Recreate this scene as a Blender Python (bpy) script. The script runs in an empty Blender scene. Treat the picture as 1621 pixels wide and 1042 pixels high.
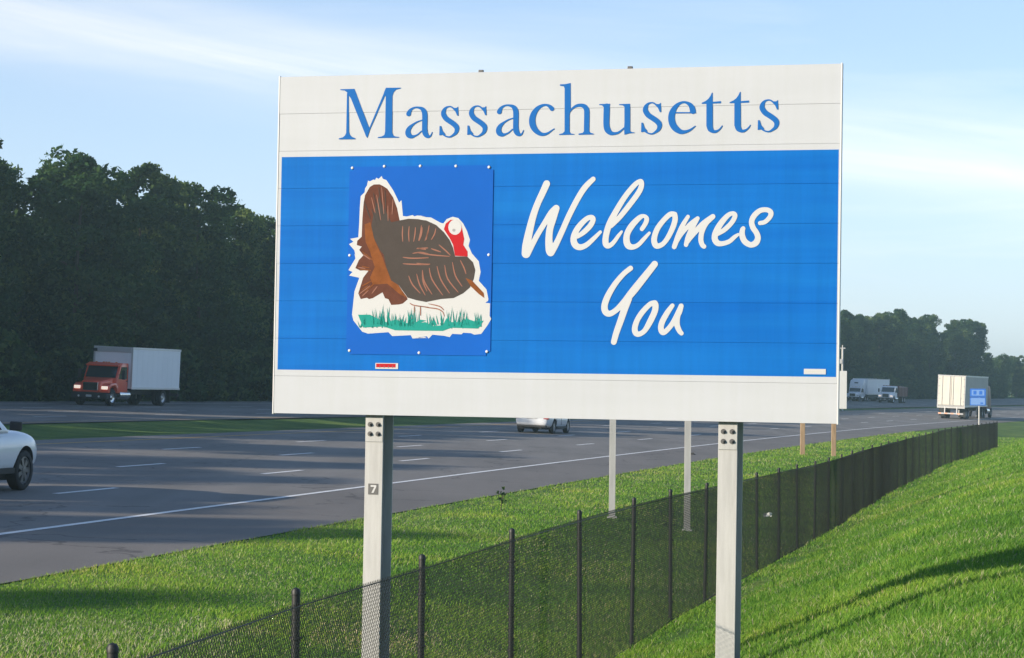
import bpy, bmesh, math, random
import numpy as np
from mathutils import Vector, Matrix
from mathutils.geometry import tessellate_polygon
random.seed(7); RNG = np.random.default_rng(7)
SC = bpy.context.scene; COL = SC.collection
PI = math.pi
# ------------------------------------------------------------------ camera
CAM_Z = 2.2132; PITCH = 0.029566; ROLL = 0.011527
cd = bpy.data.cameras.new('camera'); cam = bpy.data.objects.new('camera', cd); COL.objects.link(cam)
cd.sensor_width = 36.0; cd.lens = 3552.9 / 1621 * 36.0; cd.clip_start = 0.1; cd.clip_end = 6000
_c, _s, _cr, _sr = math.cos(PITCH), math.sin(PITCH), math.cos(ROLL), math.sin(ROLL)
_u0 = Vector((0, -_s, _c)); _fw = Vector((0, _c, _s)); _x = Vector((1, 0, 0))
_r = _x * _cr + _u0 * _sr; _u = -_x * _sr + _u0 * _cr
cam.matrix_world = Matrix(((_r.x, _u.x, -_fw.x, 0), (_r.y, _u.y, -_fw.y, 0), (_r.z, _u.z, -_fw.z, CAM_Z), (0, 0, 0, 1)))
SC.camera = cam
# ------------------------------------------------------------------ light
SUN_AZ = math.radians(-118); SUN_EL = math.radians(16.5)      # azimuth clockwise from +Y
W = bpy.data.worlds.new('World'); SC.world = W; W.use_nodes = True
SUN_STRENGTH = 5.0; SKY_STRENGTH = 0.12; EXPOSURE = 0.68
def world():
    nt = W.node_tree; N = nt.nodes; L = nt.links; N.clear()
    out = N.new('ShaderNodeOutputWorld'); bg = N.new('ShaderNodeBackground'); bg.inputs[1].default_value = SKY_STRENGTH
    sky = N.new('ShaderNodeTexSky'); sky.sky_type = 'NISHITA'; sky.sun_disc = False
    sky.sun_elevation = SUN_EL; sky.sun_rotation = SUN_AZ
    sky.altitude = 50; sky.air_density = 1.0; sky.dust_density = 0.4; sky.ozone_density = 4.0
    tc = N.new('ShaderNodeTexCoord'); sep = N.new('ShaderNodeSeparateXYZ'); L.new(tc.outputs['Generated'], sep.inputs[0])
    def m(op, a, b=None, c=None):
        n = N.new('ShaderNodeMath'); n.operation = op
        for i, v in enumerate((a, b, c)):
            if v is None: continue
            if isinstance(v, (int, float)): n.inputs[i].default_value = v
            else: L.new(v, n.inputs[i])
        return n.outputs[0]
    az = m('ARCTAN2', sep.outputs[0], sep.outputs[1]); el = m('ARCSINE', sep.outputs[2])
    # cirrus streaks: long tilted bands over the whole sky, thin and broken by noise
    def streak(tilt, sx, sy, det, off):
        t = m('MULTIPLY_ADD', az, tilt, el)
        cv = N.new('ShaderNodeCombineXYZ'); L.new(m('MULTIPLY', az, sx), cv.inputs[0]); L.new(m('MULTIPLY', t, sy), cv.inputs[1]); cv.inputs[2].default_value = off
        nz = N.new('ShaderNodeTexNoise'); nz.inputs['Scale'].default_value = 1; nz.inputs['Detail'].default_value = det; nz.inputs['Roughness'].default_value = .6
        nz.inputs['Distortion'].default_value = .6
        L.new(cv.outputs[0], nz.inputs['Vector']); return t, nz.outputs['Fac']
    t, n1 = streak(.13, 5, 42, 7, 3.1)
    _, n2 = streak(.02, 3.0, 24, 5, 9.7)
    d = m('SUBTRACT', t, .133)
    wob = m('MULTIPLY', m('SUBTRACT', n2, .5), .022)
    d = m('ADD', d, wob)
    band = m('EXPONENT', m('MULTIPLY', m('MULTIPLY', d, d), -1 / (2 * .0135 ** 2)))
    n1s = m('MULTIPLY_ADD', n1, 2.2, -.35)
    c1 = m('MULTIPLY', band, n1s)
    c2 = m('MULTIPLY', m('SUBTRACT', n2, .53), 2.2)
    c2 = m('MAXIMUM', c2, 0.0)
    cl = m('MINIMUM', m('ADD', m('MULTIPLY', c1, .7), m('MULTIPLY', c2, .5)), .9); cl = m('MAXIMUM', cl, 0.0)
    veil = N.new('ShaderNodeMix'); veil.data_type = 'RGBA'; L.new(m('MULTIPLY_ADD', m('EXPONENT', m('MULTIPLY', m('MAXIMUM', el, 0.0), -4.0)), .46, .02), veil.inputs[0]); veil.inputs[7].default_value = (5.5, 5.95, 7.6, 1); L.new(sky.outputs[0], veil.inputs[6])
    # a bright cloud takes the luminance of the sky next to it, whitened and lifted
    hsv = N.new('ShaderNodeHueSaturation'); hsv.inputs['Saturation'].default_value = .12; hsv.inputs['Value'].default_value = 1.12
    L.new(veil.outputs[2], hsv.inputs['Color'])
    mix = N.new('ShaderNodeMix'); mix.data_type = 'RGBA'; L.new(cl, mix.inputs[0]); L.new(veil.outputs[2], mix.inputs[6]); L.new(hsv.outputs[0], mix.inputs[7])
    L.new(mix.outputs[2], bg.inputs[0]); L.new(bg.outputs[0], out.inputs[0])
world()
sd = bpy.data.lights.new('sun', 'SUN'); sd.energy = SUN_STRENGTH; sd.angle = math.radians(.53); sd.color = (1, .87, .70)
sun = bpy.data.objects.new('sun', sd); COL.objects.link(sun)
sv = Vector((math.sin(SUN_AZ) * math.cos(SUN_EL), math.cos(SUN_AZ) * math.cos(SUN_EL), math.sin(SUN_EL)))
sun.rotation_euler = sv.to_track_quat('Z', 'Y').to_euler(); sun.location = (-60, -20, 40)
SC.view_settings.view_transform = 'Standard'; SC.view_settings.look = 'None'; SC.view_settings.gamma = 1
SC.view_settings.exposure = EXPOSURE; SC.view_settings.use_curve_mapping = False
SC.render.engine = 'CYCLES'
SC.cycles.max_bounces = 6; SC.cycles.volume_bounces = 0; SC.cycles.transparent_max_bounces = 12
# ------------------------------------------------------------------ helpers
def link(o): COL.objects.link(o); return o
def tag(o, label=None, cat=None, group=None, kind=None):
    if label: o['label'] = label
    if cat: o['category'] = cat
    if group: o['group'] = group
    if kind: o['kind'] = kind
    return o
def empty(name, M=None, label=None, cat=None, group=None):
    o = link(bpy.data.objects.new(name, None)); o.empty_display_size = .2
    if M is not None: o.matrix_world = M
    return tag(o, label, cat, group)
def T(x, y, z, rz=0.0): return Matrix.Translation((x, y, z)) @ Matrix.Rotation(rz, 4, 'Z')
class MB:
    def __init__(s): s.v = []; s.f = []; s.m = []
    def add(s, vs, fs, mi=0):
        o = len(s.v); s.v += [tuple(p) for p in vs]; s.f += [tuple(i + o for i in f) for f in fs]; s.m += [mi] * len(fs); return s
    def box(s, a, b, mi=0):
        x0, y0, z0 = a; x1, y1, z1 = b
        return s.add([(x0, y0, z0), (x1, y0, z0), (x1, y1, z0), (x0, y1, z0), (x0, y0, z1), (x1, y0, z1), (x1, y1, z1), (x0, y1, z1)],
              [(0, 3, 2, 1), (4, 5, 6, 7), (0, 1, 5, 4), (1, 2, 6, 5), (2, 3, 7, 6), (3, 0, 4, 7)], mi)
    def prism(s, prof, x0, x1, mi=0, in0=0.0, in1=0.0):       # profile in (y, z), counter-clockwise, extruded along x
        n = len(prof); vs = [(x0, y, z) for y, z in prof] + [(x1, y, z) for y, z in prof]
        fs = [tuple(range(n))[::-1], tuple(range(n, 2 * n))] + [(i, (i + 1) % n, n + (i + 1) % n, n + i) for i in range(n)]
        return s.add(vs, fs, mi)
    def tube(s, p, q, r, n=8, mi=0, r2=None, cap=True):
        p = Vector(p); q = Vector(q); d = (q - p).normalized(); a = d.orthogonal().normalized(); b = d.cross(a); r2 = r if r2 is None else r2
        vs = []
        for c, rr in ((p, r), (q, r2)):
            for i in range(n): t = 2 * PI * i / n; vs.append(c + (a * math.cos(t) + b * math.sin(t)) * rr)
        fs = [(i, (i + 1) % n, n + (i + 1) % n, n + i) for i in range(n)]
        if cap: fs += [tuple(range(n))[::-1], tuple(range(n, 2 * n))]
        return s.add(vs, fs, mi)
    def lathe(s, prof, c, axis='X', n=24, mi=0):               # prof: (radius, along)
        vs = []; k = len(prof)
        for i in range(n):
            t = 2 * PI * i / n
            for r, a in prof:
                if axis == 'X': vs.append((c[0] + a, c[1] + r * math.cos(t), c[2] + r * math.sin(t)))
                elif axis == 'Y': vs.append((c[0] + r * math.sin(t), c[1] + a, c[2] + r * math.cos(t)))
                else: vs.append((c[0] + r * math.cos(t), c[1] + r * math.sin(t), c[2] + a))
        fs = [(i * k + j, ((i + 1) % n) * k + j, ((i + 1) % n) * k + j + 1, i * k + j + 1) for i in range(n) for j in range(k - 1)]
        return s.add(vs, fs, mi)
    def build(s, name, mats, parent=None, smooth=False, bevel=0.0, seg=2, M=None):
        me = bpy.data.meshes.new(name); me.from_pydata(s.v, [], s.f); me.update()
        if not isinstance(mats, (list, tuple)): mats = [mats]
        for m in mats: me.materials.append(m)
        me.polygons.foreach_set('material_index', s.m)
        bm = bmesh.new(); bm.from_mesh(me)
        bmesh.ops.recalc_face_normals(bm, faces=bm.faces)
        if bevel:
            ed = [e for e in bm.edges if len(e.link_faces) == 2 and e.calc_face_angle(0) > .5]
            bmesh.ops.bevel(bm, geom=ed, offset=bevel, segments=seg, affect='EDGES', profile=.6, clamp_overlap=True)
        bm.to_mesh(me); bm.free()
        if smooth:
            me.polygons.foreach_set('use_smooth', [True] * len(me.polygons)); me.set_sharp_from_angle(angle=math.radians(38))
        return mesh_obj(name, me, parent, M)
def mesh_obj(name, me, parent=None, M=None):
    o = link(bpy.data.objects.new(name, me))
    if parent is not None: o.parent = parent
    if M is not None: o.matrix_local = M
    return o
def raw_mesh(name, V, F, mats, mi=None, attr=None):
    """numpy verts (n,3), faces (m,k) of equal size"""
    me = bpy.data.meshes.new(name); V = np.asarray(V, np.float32); F = np.asarray(F, np.int32); k = F.shape[1]
    me.vertices.add(len(V)); me.vertices.foreach_set('co', V.ravel())
    me.loops.add(F.size); me.loops.foreach_set('vertex_index', F.ravel())
    me.polygons.add(len(F)); me.polygons.foreach_set('loop_start', np.arange(0, F.size, k, dtype=np.int32)); me.polygons.foreach_set('loop_total', np.full(len(F), k, np.int32))
    for m in (mats if isinstance(mats, (list, tuple)) else [mats]): me.materials.append(m)
    if mi is not None: me.polygons.foreach_set('material_index', np.asarray(mi, np.int32))
    if attr is not None:
        a = me.attributes.new('tint', 'FLOAT', 'POINT'); a.data.foreach_set('value', np.asarray(attr, np.float32))
    me.update(calc_edges=True); return me
def copy_tree(o, parent=None):
    c = o.copy(); COL.objects.link(c)
    if parent is not None: c.parent = parent
    for ch in o.children: copy_tree(ch, c)
    return c
# ------------------------------------------------------------------ materials
def mat(name, col, rough=.6, metal=0.0, spec=.5, var=0.0, vscale=3.0, vcol=None, bump=0.0, bscale=40.0, coat=0.0, stretch=(1, 1, 1), emit=None, estr=0.0, coords='Object', grime=0.0):
    M_ = bpy.data.materials.new(name); M_.use_nodes = True; nt = M_.node_tree; b = nt.nodes['Principled BSDF']; L = nt.links
    b.inputs['Base Color'].default_value = (*col, 1); b.inputs['Roughness'].default_value = rough; b.inputs['Metallic'].default_value = metal
    b.inputs['Specular IOR Level'].default_value = spec; b.inputs['Coat Weight'].default_value = coat
    if emit: b.inputs['Emission Color'].default_value = (*emit, 1); b.inputs['Emission Strength'].default_value = estr
    if var or bump:
        tc = nt.nodes.new('ShaderNodeTexCoord'); mp = nt.nodes.new('ShaderNodeMapping'); mp.inputs['Scale'].default_value = stretch; L.new(tc.outputs[coords], mp.inputs[0])
    if var:
        nz = nt.nodes.new('ShaderNodeTexNoise'); nz.inputs['Scale'].default_value = vscale; nz.inputs['Detail'].default_value = 6; nz.inputs['Roughness'].default_value = .65
        L.new(mp.outputs[0], nz.inputs['Vector']); rp = nt.nodes.new('ShaderNodeValToRGB')
        c2 = vcol or tuple(v * (1 - var) for v in col)
        rp.color_ramp.elements[0].position = .34; rp.color_ramp.elements[1].position = .66
        rp.color_ramp.elements[0].color = (*c2, 1); rp.color_ramp.elements[1].color = (*col, 1)
        L.new(nz.outputs['Fac'], rp.inputs[0]); cc = rp.outputs[0]
        if grime:
            m2 = nt.nodes.new('ShaderNodeMapping'); m2.inputs['Scale'].default_value = (7, 1, .5); L.new(tc.outputs[coords], m2.inputs[0]); g_ = 1 - grime
            cc = mixc(nt, 1.0, cc, ramp_noise(nt, m2.outputs[0], 1.5, [(.35, (g_, g_, g_ * .98)), (.6, (1, 1, 1))], 8, .7), 'MULTIPLY')
        L.new(cc, b.inputs['Base Color'])
    if bump:
        nb = nt.nodes.new('ShaderNodeTexNoise'); nb.inputs['Scale'].default_value = bscale; nb.inputs['Detail'].default_value = 4; L.new(mp.outputs[0], nb.inputs['Vector'])
        bp = nt.nodes.new('ShaderNodeBump'); bp.inputs['Strength'].default_value = bump; bp.inputs['Distance'].default_value = .02
        L.new(nb.outputs['Fac'], bp.inputs['Height']); L.new(bp.outputs[0], b.inputs['Normal'])
    return M_
def ramp_noise(nt, vec, scale, stops, detail=6, rough=.6):
    nz = nt.nodes.new('ShaderNodeTexNoise'); nz.inputs['Scale'].default_value = scale; nz.inputs['Detail'].default_value = detail; nz.inputs['Roughness'].default_value = rough
    nt.links.new(vec, nz.inputs['Vector']); rp = nt.nodes.new('ShaderNodeValToRGB'); e = rp.color_ramp.elements
    while len(e) < len(stops): e.new(.5)
    for k, (p, c) in zip(e, stops): k.position = p; k.color = (*c, 1)
    nt.links.new(nz.outputs['Fac'], rp.inputs[0]); return rp.outputs[0]
def mixc(nt, fac, a, b, mode='MIX'):
    n = nt.nodes.new('ShaderNodeMix'); n.data_type = 'RGBA'; n.blend_type = mode
    for i, v in ((0, fac), (6, a), (7, b)):
        if isinstance(v, (int, float)): n.inputs[i].default_value = v
        elif isinstance(v, tuple): n.inputs[i].default_value = (*v, 1)
        else: nt.links.new(v, n.inputs[i])
    return n.outputs[2]
def asphalt(name, c1, c2, c3):
    M_ = bpy.data.materials.new(name); M_.use_nodes = True; nt = M_.node_tree; b = nt.nodes['Principled BSDF']; L = nt.links
    tc = nt.nodes.new('ShaderNodeTexCoord'); mp = nt.nodes.new('ShaderNodeMapping'); L.new(tc.outputs['Object'], mp.inputs[0])
    mp.inputs['Rotation'].default_value = (0, 0, .25); mp.inputs['Scale'].default_value = (1, .12, 1)       # wheel-path streaks follow the lanes
    big = ramp_noise(nt, mp.outputs[0], .55, [(.3, c1), (.7, c2)], 5)
    fine = ramp_noise(nt, tc.outputs['Object'], 60, [(.3, (.75, .75, .75)), (.75, (1.15, 1.15, 1.15))], 3)
    pat = ramp_noise(nt, tc.outputs['Object'], .12, [(.35, (.9, .9, .9)), (.65, (1.06, 1.06, 1.06))], 4)
    c = mixc(nt, 1.0, big, fine, 'MULTIPLY'); c = mixc(nt, 1.0, c, pat, 'MULTIPLY')
    vo = nt.nodes.new('ShaderNodeTexVoronoi'); vo.feature = 'DISTANCE_TO_EDGE'; vo.inputs['Scale'].default_value = .16; wv = nt.nodes.new('ShaderNodeTexNoise'); wv.inputs['Scale'].default_value = .9; wv.inputs['Detail'].default_value = 5
    L.new(tc.outputs['Object'], wv.inputs['Vector']); va = nt.nodes.new('ShaderNodeVectorMath'); va.operation = 'MULTIPLY_ADD'; va.inputs[1].default_value = (2.4, 2.4, 0); L.new(wv.outputs['Color'], va.inputs[0]); L.new(tc.outputs['Object'], va.inputs[2]); L.new(va.outputs[0], vo.inputs['Vector'])
    cr = nt.nodes.new('ShaderNodeValToRGB'); cr.color_ramp.elements[0].position = .002; cr.color_ramp.elements[0].color = (.55, .55, .56, 1); cr.color_ramp.elements[1].position = .008; cr.color_ramp.elements[1].color = (1, 1, 1, 1); L.new(vo.outputs['Distance'], cr.inputs[0])
    c = mixc(nt, 1.0, c, cr.outputs[0], 'MULTIPLY')
    L.new(c, b.inputs['Base Color']); b.inputs['Roughness'].default_value = .8; b.inputs['Specular IOR Level'].default_value = .22
    nb = nt.nodes.new('ShaderNodeTexNoise'); nb.inputs['Scale'].default_value = 90; L.new(tc.outputs['Object'], nb.inputs['Vector'])
    bp = nt.nodes.new('ShaderNodeBump'); bp.inputs['Strength'].default_value = .35; bp.inputs['Distance'].default_value = .01; L.new(nb.outputs['Fac'], bp.inputs['Height']); L.new(bp.outputs[0], b.inputs['Normal'])
    return M_
def grass_ground(name):
    M_ = bpy.data.materials.new(name); M_.use_nodes = True; nt = M_.node_tree; b = nt.nodes['Principled BSDF']; L = nt.links
    tc = nt.nodes.new('ShaderNodeTexCoord'); o = tc.outputs['Object']
    a = ramp_noise(nt, o, .35, [(.32, (.06, .12, .03)), (.52, (.11, .19, .04)), (.7, (.19, .25, .06))], 6)
    f = ramp_noise(nt, o, 9, [(.3, (.55, .55, .55)), (.7, (1.25, 1.25, 1.2))], 6, .7)
    L.new(mixc(nt, 1.0, a, f, 'MULTIPLY'), b.inputs['Base Color']); b.inputs['Roughness'].default_value = .9; b.inputs['Specular IOR Level'].default_value = .15
    nb = nt.nodes.new('ShaderNodeTexNoise'); nb.inputs['Scale'].default_value = 14; nb.inputs['Detail'].default_value = 6; L.new(o, nb.inputs['Vector'])
    bp = nt.nodes.new('ShaderNodeBump'); bp.inputs['Strength'].default_value = .9; bp.inputs['Distance'].default_value = .08; L.new(nb.outputs['Fac'], bp.inputs['Height']); L.new(bp.outputs[0], b.inputs['Normal'])
    return M_
def leafy(name, stops, trans=.35, attr='tint', patch=None):
    M_ = bpy.data.materials.new(name); M_.use_nodes = True; nt = M_.node_tree; L = nt.links; nt.nodes.clear()
    out = nt.nodes.new('ShaderNodeOutputMaterial'); at = nt.nodes.new('ShaderNodeAttribute'); at.attribute_name = attr
    rp = nt.nodes.new('ShaderNodeValToRGB'); e = rp.color_ramp.elements
    while len(e) < len(stops): e.new(.5)
    for k, (p, c) in zip(e, stops): k.position = p; k.color = (*c, 1)
    L.new(at.outputs['Fac'], rp.inputs[0]); col = rp.outputs[0]
    if patch:
        oi = nt.nodes.new('ShaderNodeTexCoord'); col = mixc(nt, 1.0, col, ramp_noise(nt, oi.outputs['Object'], patch[0], patch[1], 5), 'MULTIPLY')
    else:
        oi = nt.nodes.new('ShaderNodeObjectInfo'); r2 = nt.nodes.new('ShaderNodeValToRGB'); r2.color_ramp.elements[0].color = (.75, .8, .8, 1); r2.color_ramp.elements[1].color = (1.25, 1.15, 1.0, 1)
        L.new(oi.outputs['Random'], r2.inputs[0]); col = mixc(nt, 1.0, col, r2.outputs[0], 'MULTIPLY')
    d = nt.nodes.new('ShaderNodeBsdfDiffuse'); t = nt.nodes.new('ShaderNodeBsdfTranslucent'); L.new(col, d.inputs[0])
    L.new(mixc(nt, 1.0, col, (1.1, 1.25, .6), 'MULTIPLY'), t.inputs[0])
    mx = nt.nodes.new('ShaderNodeMixShader'); mx.inputs[0].default_value = trans; L.new(d.outputs[0], mx.inputs[1]); L.new(t.outputs[0], mx.inputs[2])
    L.new(mx.outputs[0], out.inputs[0]); return M_
MT = {}
MT['road'] = asphalt('road_asphalt', (.17, .162, .152), (.24, .227, .213), None)
MT['shoulder'] = asphalt('shoulder_asphalt', (.17, .158, .145), (.21, .194, .178), None)
MT['ground'] = grass_ground('turf')
MT['paint_white'] = mat('lane_paint', (.82, .82, .80), .6, var=.25, vscale=6)
MT['paint_yellow'] = mat('yellow_paint', (.62, .36, .06), .6, var=.25, vscale=6)
MT['sign_white'] = mat('sign_white_sheeting', (.45, .475, .51), .5, spec=.2, grime=.03, var=.05, vscale=1.4, stretch=(.35, 1, 3))
MT['sign_blue'] = mat('sign_blue_sheeting', (.004, .140, .475), .6, spec=.08, grime=.10, var=.3, vscale=1.3, vcol=(.001, .105, .425), stretch=(.16, 1, 4), bump=.05, bscale=1.6)
MT['panel_blue'] = mat('panel_blue_sheeting', (.005, .100, .45), .6, spec=.08, var=.12, vscale=1)
MT['letter_blue'] = mat('letter_blue_film', (.010, .112, .37), .6, spec=.08)
MT['letter_white'] = mat('letter_white_film', (.46, .475, .49), .5)
MT['alu'] = mat('aluminium_edge', (.62, .62, .62), .45, metal=.6)
MT['galv'] = mat('galvanised_steel', (.44, .445, .44), .5, metal=.0, var=.22, vscale=2.2, grime=.12, stretch=(6, 6, .6), spec=.5)
MT['galvgrey'] = mat('weathered_steel', (.50, .50, .48), .55, var=.15, vscale=3)
MT['bolt'] = mat('bolt_steel', (.10, .10, .10), .5, metal=.5)
MT['black'] = mat('black_vinyl', (.010, .012, .012), .55)
MT['rubber'] = mat('tyre_rubber', (.022, .022, .023), .85)
MT['wood'] = mat('post_timber', (.36, .25, .15), .85, var=.35, vscale=3, stretch=(8, 8, .7))
MT['bark'] = mat('tree_bark', (.075, .06, .045), .95, var=.4, vscale=2, bump=.5, bscale=12)
MT['glass'] = mat('dark_glass', (.02, .03, .035), .06, spec=.8)
MT['chrome'] = mat('bright_metal', (.6, .6, .6), .2, metal=1)
MT['rim'] = mat('alloy_rim', (.42, .42, .43), .35, metal=.7)
MT['dark_rim'] = mat('grey_alloy_rim', (.16, .16, .165), .4, metal=.6)
MT['white_paint'] = mat('white_car_paint', (.78, .79, .80), .25, coat=.6)
MT['silver'] = mat('silver_car_paint', (.68, .71, .74), .28, metal=.1, coat=.6)
MT['red_paint'] = mat('red_truck_paint', (.80, .085, .03), .3, coat=.5, var=.12, vscale=1.5)
MT['truck_white'] = mat('white_truck_panel', (.86, .87, .88), .4, var=.07, vscale=.7, stretch=(1, 1, .4))
MT['trailer_side'] = mat('grey_trailer_side', (.38, .38, .37), .5, var=.12, vscale=.5)
MT['dark'] = mat('chassis_black', (.02, .02, .021), .7)
MT['maroon'] = mat('maroon_truck_body', (.12, .02, .02), .4)
MT['lamp_on'] = mat('lit_headlamp', (.9, .85, .75), .2, emit=(1, .80, .62), estr=.5)
MT['door_cream'] = mat('cream_trailer_door', (.66, .62, .53), .5, var=.12, vscale=1.2, stretch=(2, 1, .5))
MT['lens'] = mat('headlamp_lens', (.6, .6, .6), .1, spec=.8)
MT['tail'] = mat('tail_lamp_red', (.35, .01, .01), .2)
MT['amber'] = mat('amber_marker', (.7, .25, .02), .3)
MT['steel_white'] = mat('white_painted_steel', (.62, .62, .61), .5)
MT['service_blue'] = mat('service_sign_blue', (.03, .16, .62), .4)
MT['service_light'] = mat('service_sign_light_blue', (.20, .36, .72), .4)
MT['orange_white'] = mat('bumper_reflective', (.75, .42, .28), .5)
MT['green_sign'] = mat('green_sign_sheeting', (.01, .16, .07), .4)
MT['t_white'] = mat('print_white', (.46, .47, .475), .45)
MT['t_brown'] = mat('print_brown', (.115, .042, .027), .6, spec=.1, var=.25, vscale=14)
MT['t_rust'] = mat('print_rust', (.22, .072, .02), .6, spec=.1, var=.3, vscale=14)
MT['t_grey'] = mat('print_grey', (.062, .052, .047), .6, spec=.1, var=.12, vscale=10)
MT['t_red'] = mat('print_red', (.40, .012, .018), .6, spec=.1)
MT['t_teal'] = mat('print_teal', (.012, .25, .21), .6, spec=.1)
MT['t_stripe'] = mat('print_stripe', (.22, .075, .04), .5)
MT['t_eye'] = mat('print_eye', (.25, .25, .26), .5)
MT['leaf_a'] = leafy('leaves_broadleaf', [(0, (.018, .046, .022)), (.5, (.044, .092, .036)), (1, (.115, .165, .06))])
MT['leaf_b'] = leafy('leaves_pine', [(0, (.018, .042, .02)), (.5, (.040, .078, .032)), (1, (.10, .14, .05))])
MT['blade'] = leafy('grass_blades', [(0, (.06, .155, .032)), (.42, (.14, .29, .045)), (.72, (.26, .40, .06)), (.86, (.32, .36, .13)), (1, (.50, .48, .34))], .4,
    patch=(.28, [(.30, (.60, .72, .72)), (.5, (1, 1, 1)), (.70, (1.35, 1.1, 1.05))]))
# ------------------------------------------------------------------ the road's line: (s, lat) -> world; lat grows to the left
TH0, D0, K0, K1, BANK, G2 = .20426, 14.8355, .0005491, 1.3455e-6, .034882, 9.03e-6
_ss = np.arange(-260, 1300.01, .5)
_kk = K0 + K1 * np.clip(_ss, -60, 360)
_i0 = int(np.argmin(abs(_ss)))
_ang = TH0 + np.concatenate([[0], np.cumsum((_kk[1:] + _kk[:-1]) / 2 * .5)]); _ang -= _ang[_i0] - TH0
_px = np.concatenate([[0], np.cumsum(np.sin((_ang[1:] + _ang[:-1]) / 2) * .5)]); _px -= _px[_i0]; _px += -D0 * math.cos(TH0)
_py = np.concatenate([[0], np.cumsum(np.cos((_ang[1:] + _ang[:-1]) / 2) * .5)]); _py -= _py[_i0]; _py += D0 * math.sin(TH0)
def road_xy(s, lat):
    a = np.interp(s, _ss, _ang); return np.interp(s, _ss, _px) - lat * np.cos(a), np.interp(s, _ss, _py) + lat * np.sin(a), a
def to_sl(x, y):
    """nearest (s, lat) of world points"""
    x = np.atleast_1d(np.asarray(x, float)); y = np.atleast_1d(np.asarray(y, float)); s = y * 1.02 + x * .2
    for _ in range(12):
        a = np.interp(s, _ss, _ang); dx = x - np.interp(s, _ss, _px); dy = y - np.interp(s, _ss, _py)
        s = np.clip(s + dx * np.sin(a) + dy * np.cos(a), -259, 1299)
    return s, -dx * np.cos(a) + dy * np.sin(a)
def grade(s): return G2 * np.clip(s, 0, 420) ** 2 * 1.0
def sstep(a, b, x): t = np.clip((x - a) / (b - a), 0, 1); return t * t * (3 - 2 * t)
def opp(s): return 24.2 - 5.0 * sstep(80, 260, s)          # near edge of the opposite carriageway
# fence line, measured: (x, y, ground z)
FX = np.array([(-2.75, 0, -.36), (-1.53, 8.81, -.362), (-1.114, 11.83, -.40), (-.576, 14.83, -.43), (.021, 17.83, -.43), (.66, 20.81, -.43), (1.30, 23.79, -.44), (1.922, 26.78, -.47), (2.586, 29.75, -.50), (3.24, 32.73, -.52), (3.93, 35.71, -.55), (4.627, 38.68, -.565), (5.324, 41.65, -.59), (6.043, 44.61, -.605), (6.74, 47.59, -.61), (7.451, 50.55, -.61), (8.15, 53.51, -.59), (8.866, 56.48, -.575), (9.57, 59.45, -.575), (10.285, 62.41, -.58), (11.003, 65.38, -.572), (11.763, 68.34, -.565), (12.537, 71.29, -.54), (13.277, 74.25, -.538), (14.04, 77.21, -.53), (14.817, 80.15, -.525), (15.596, 83.10, -.51), (16.39, 86.05, -.475), (17.2, 88.99, -.455), (18.03, 91.93, -.45)])
_p = FX[-1].copy(); _a = .272
FXL = [tuple(r) for r in FX]
for _k in range(10):
    _a += .0002; _p = _p + np.array([math.sin(_a) * 3.05, math.cos(_a) * 3.05, 0]); _p[2] = -.45 - .0 * _k; FXL.append(tuple(_p))
FX = np.array(FXL)
_fs, _fl = to_sl(FX[:, 0], FX[:, 1])
def fence_lat(s): return np.interp(s, _fs, _fl)
def fence_z(s): return np.interp(s, _fs, FX[:, 2])
_bump = [(RNG.uniform(.05, .5), RNG.uniform(.15, .6), RNG.uniform(0, 6.28)) for _ in range(9)]
def und(s, lat):
    r = 0
    for a, b, c in _bump: r = r + np.sin(a * s + b * lat * 1.6 + c)
    return r / 9
def terrain(s, lat):
    s = np.asarray(s, float); lat = np.asarray(lat, float); fl = fence_lat(s); fz = fence_z(s); o = opp(s)
    g = grade(s) * 0
    z = np.zeros(np.broadcast(s, lat).shape)
    # right of the pavement: verge falls to the fence, then the bank climbs
    w = np.clip((lat - fl) / (-3.2 - fl), 0, 1)
    zv = np.interp(w, [0, .33, .52, .93, 1], [0, .10, .62, .93, 1.0])
    verge = fz + (-.125 - fz) * zv
    d = np.clip(fl - lat, 0, None)
    d = np.clip(d - .4, 0, None); bank = fz + np.where(d < 2.7, .37 * d, .999 + (1 - np.exp(-(d - 2.7) / 1.6)) * .45)
    fade = 1 - sstep(125, 175, s); bank = fz + (bank - fz) * (.25 + .75 * fade)
    right = np.where(lat < fl, bank, verge) + np.where(lat < -3.6, 1, 0) * und(s, lat) * .05
    # under the roads and in the median
    mid = np.where((lat > 16.2) & (lat < o - .4), BANK * lat - .02 - .22 * np.sin(PI * np.clip((lat - 16.2) / (o - 16.6), 0, 1)), BANK * lat - .06)
    far_e = o + 17.6
    far = BANK * far_e - .05 + .012 * np.clip(lat - far_e, 0, 200) + und(s, lat) * .15 * np.clip((lat - far_e) / 5, 0, 1)
    z = np.where(lat < -3.2, right, np.where(lat < far_e, mid, far))
    return z + grade(s)
def zroad(s, lat): return BANK * lat + grade(s)
def frame(s, lat, rev=False, dz=0.0):
    x, y, a = (float(v) for v in road_xy(s, lat)); sl = float((grade(s + 1) - grade(s - 1)) / 2)
    f = Vector((math.sin(a), math.cos(a), sl)).normalized(); r = Vector((math.cos(a), -math.sin(a), -BANK)).normalized()
    if rev: f = -f; r = -r
    u = r.cross(f).normalized(); r = f.cross(u)
    return Matrix(((r.x, f.x, u.x, x), (r.y, f.y, u.y, y), (r.z, f.z, u.z, float(zroad(s, lat)) + dz), (0, 0, 0, 1)))
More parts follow.
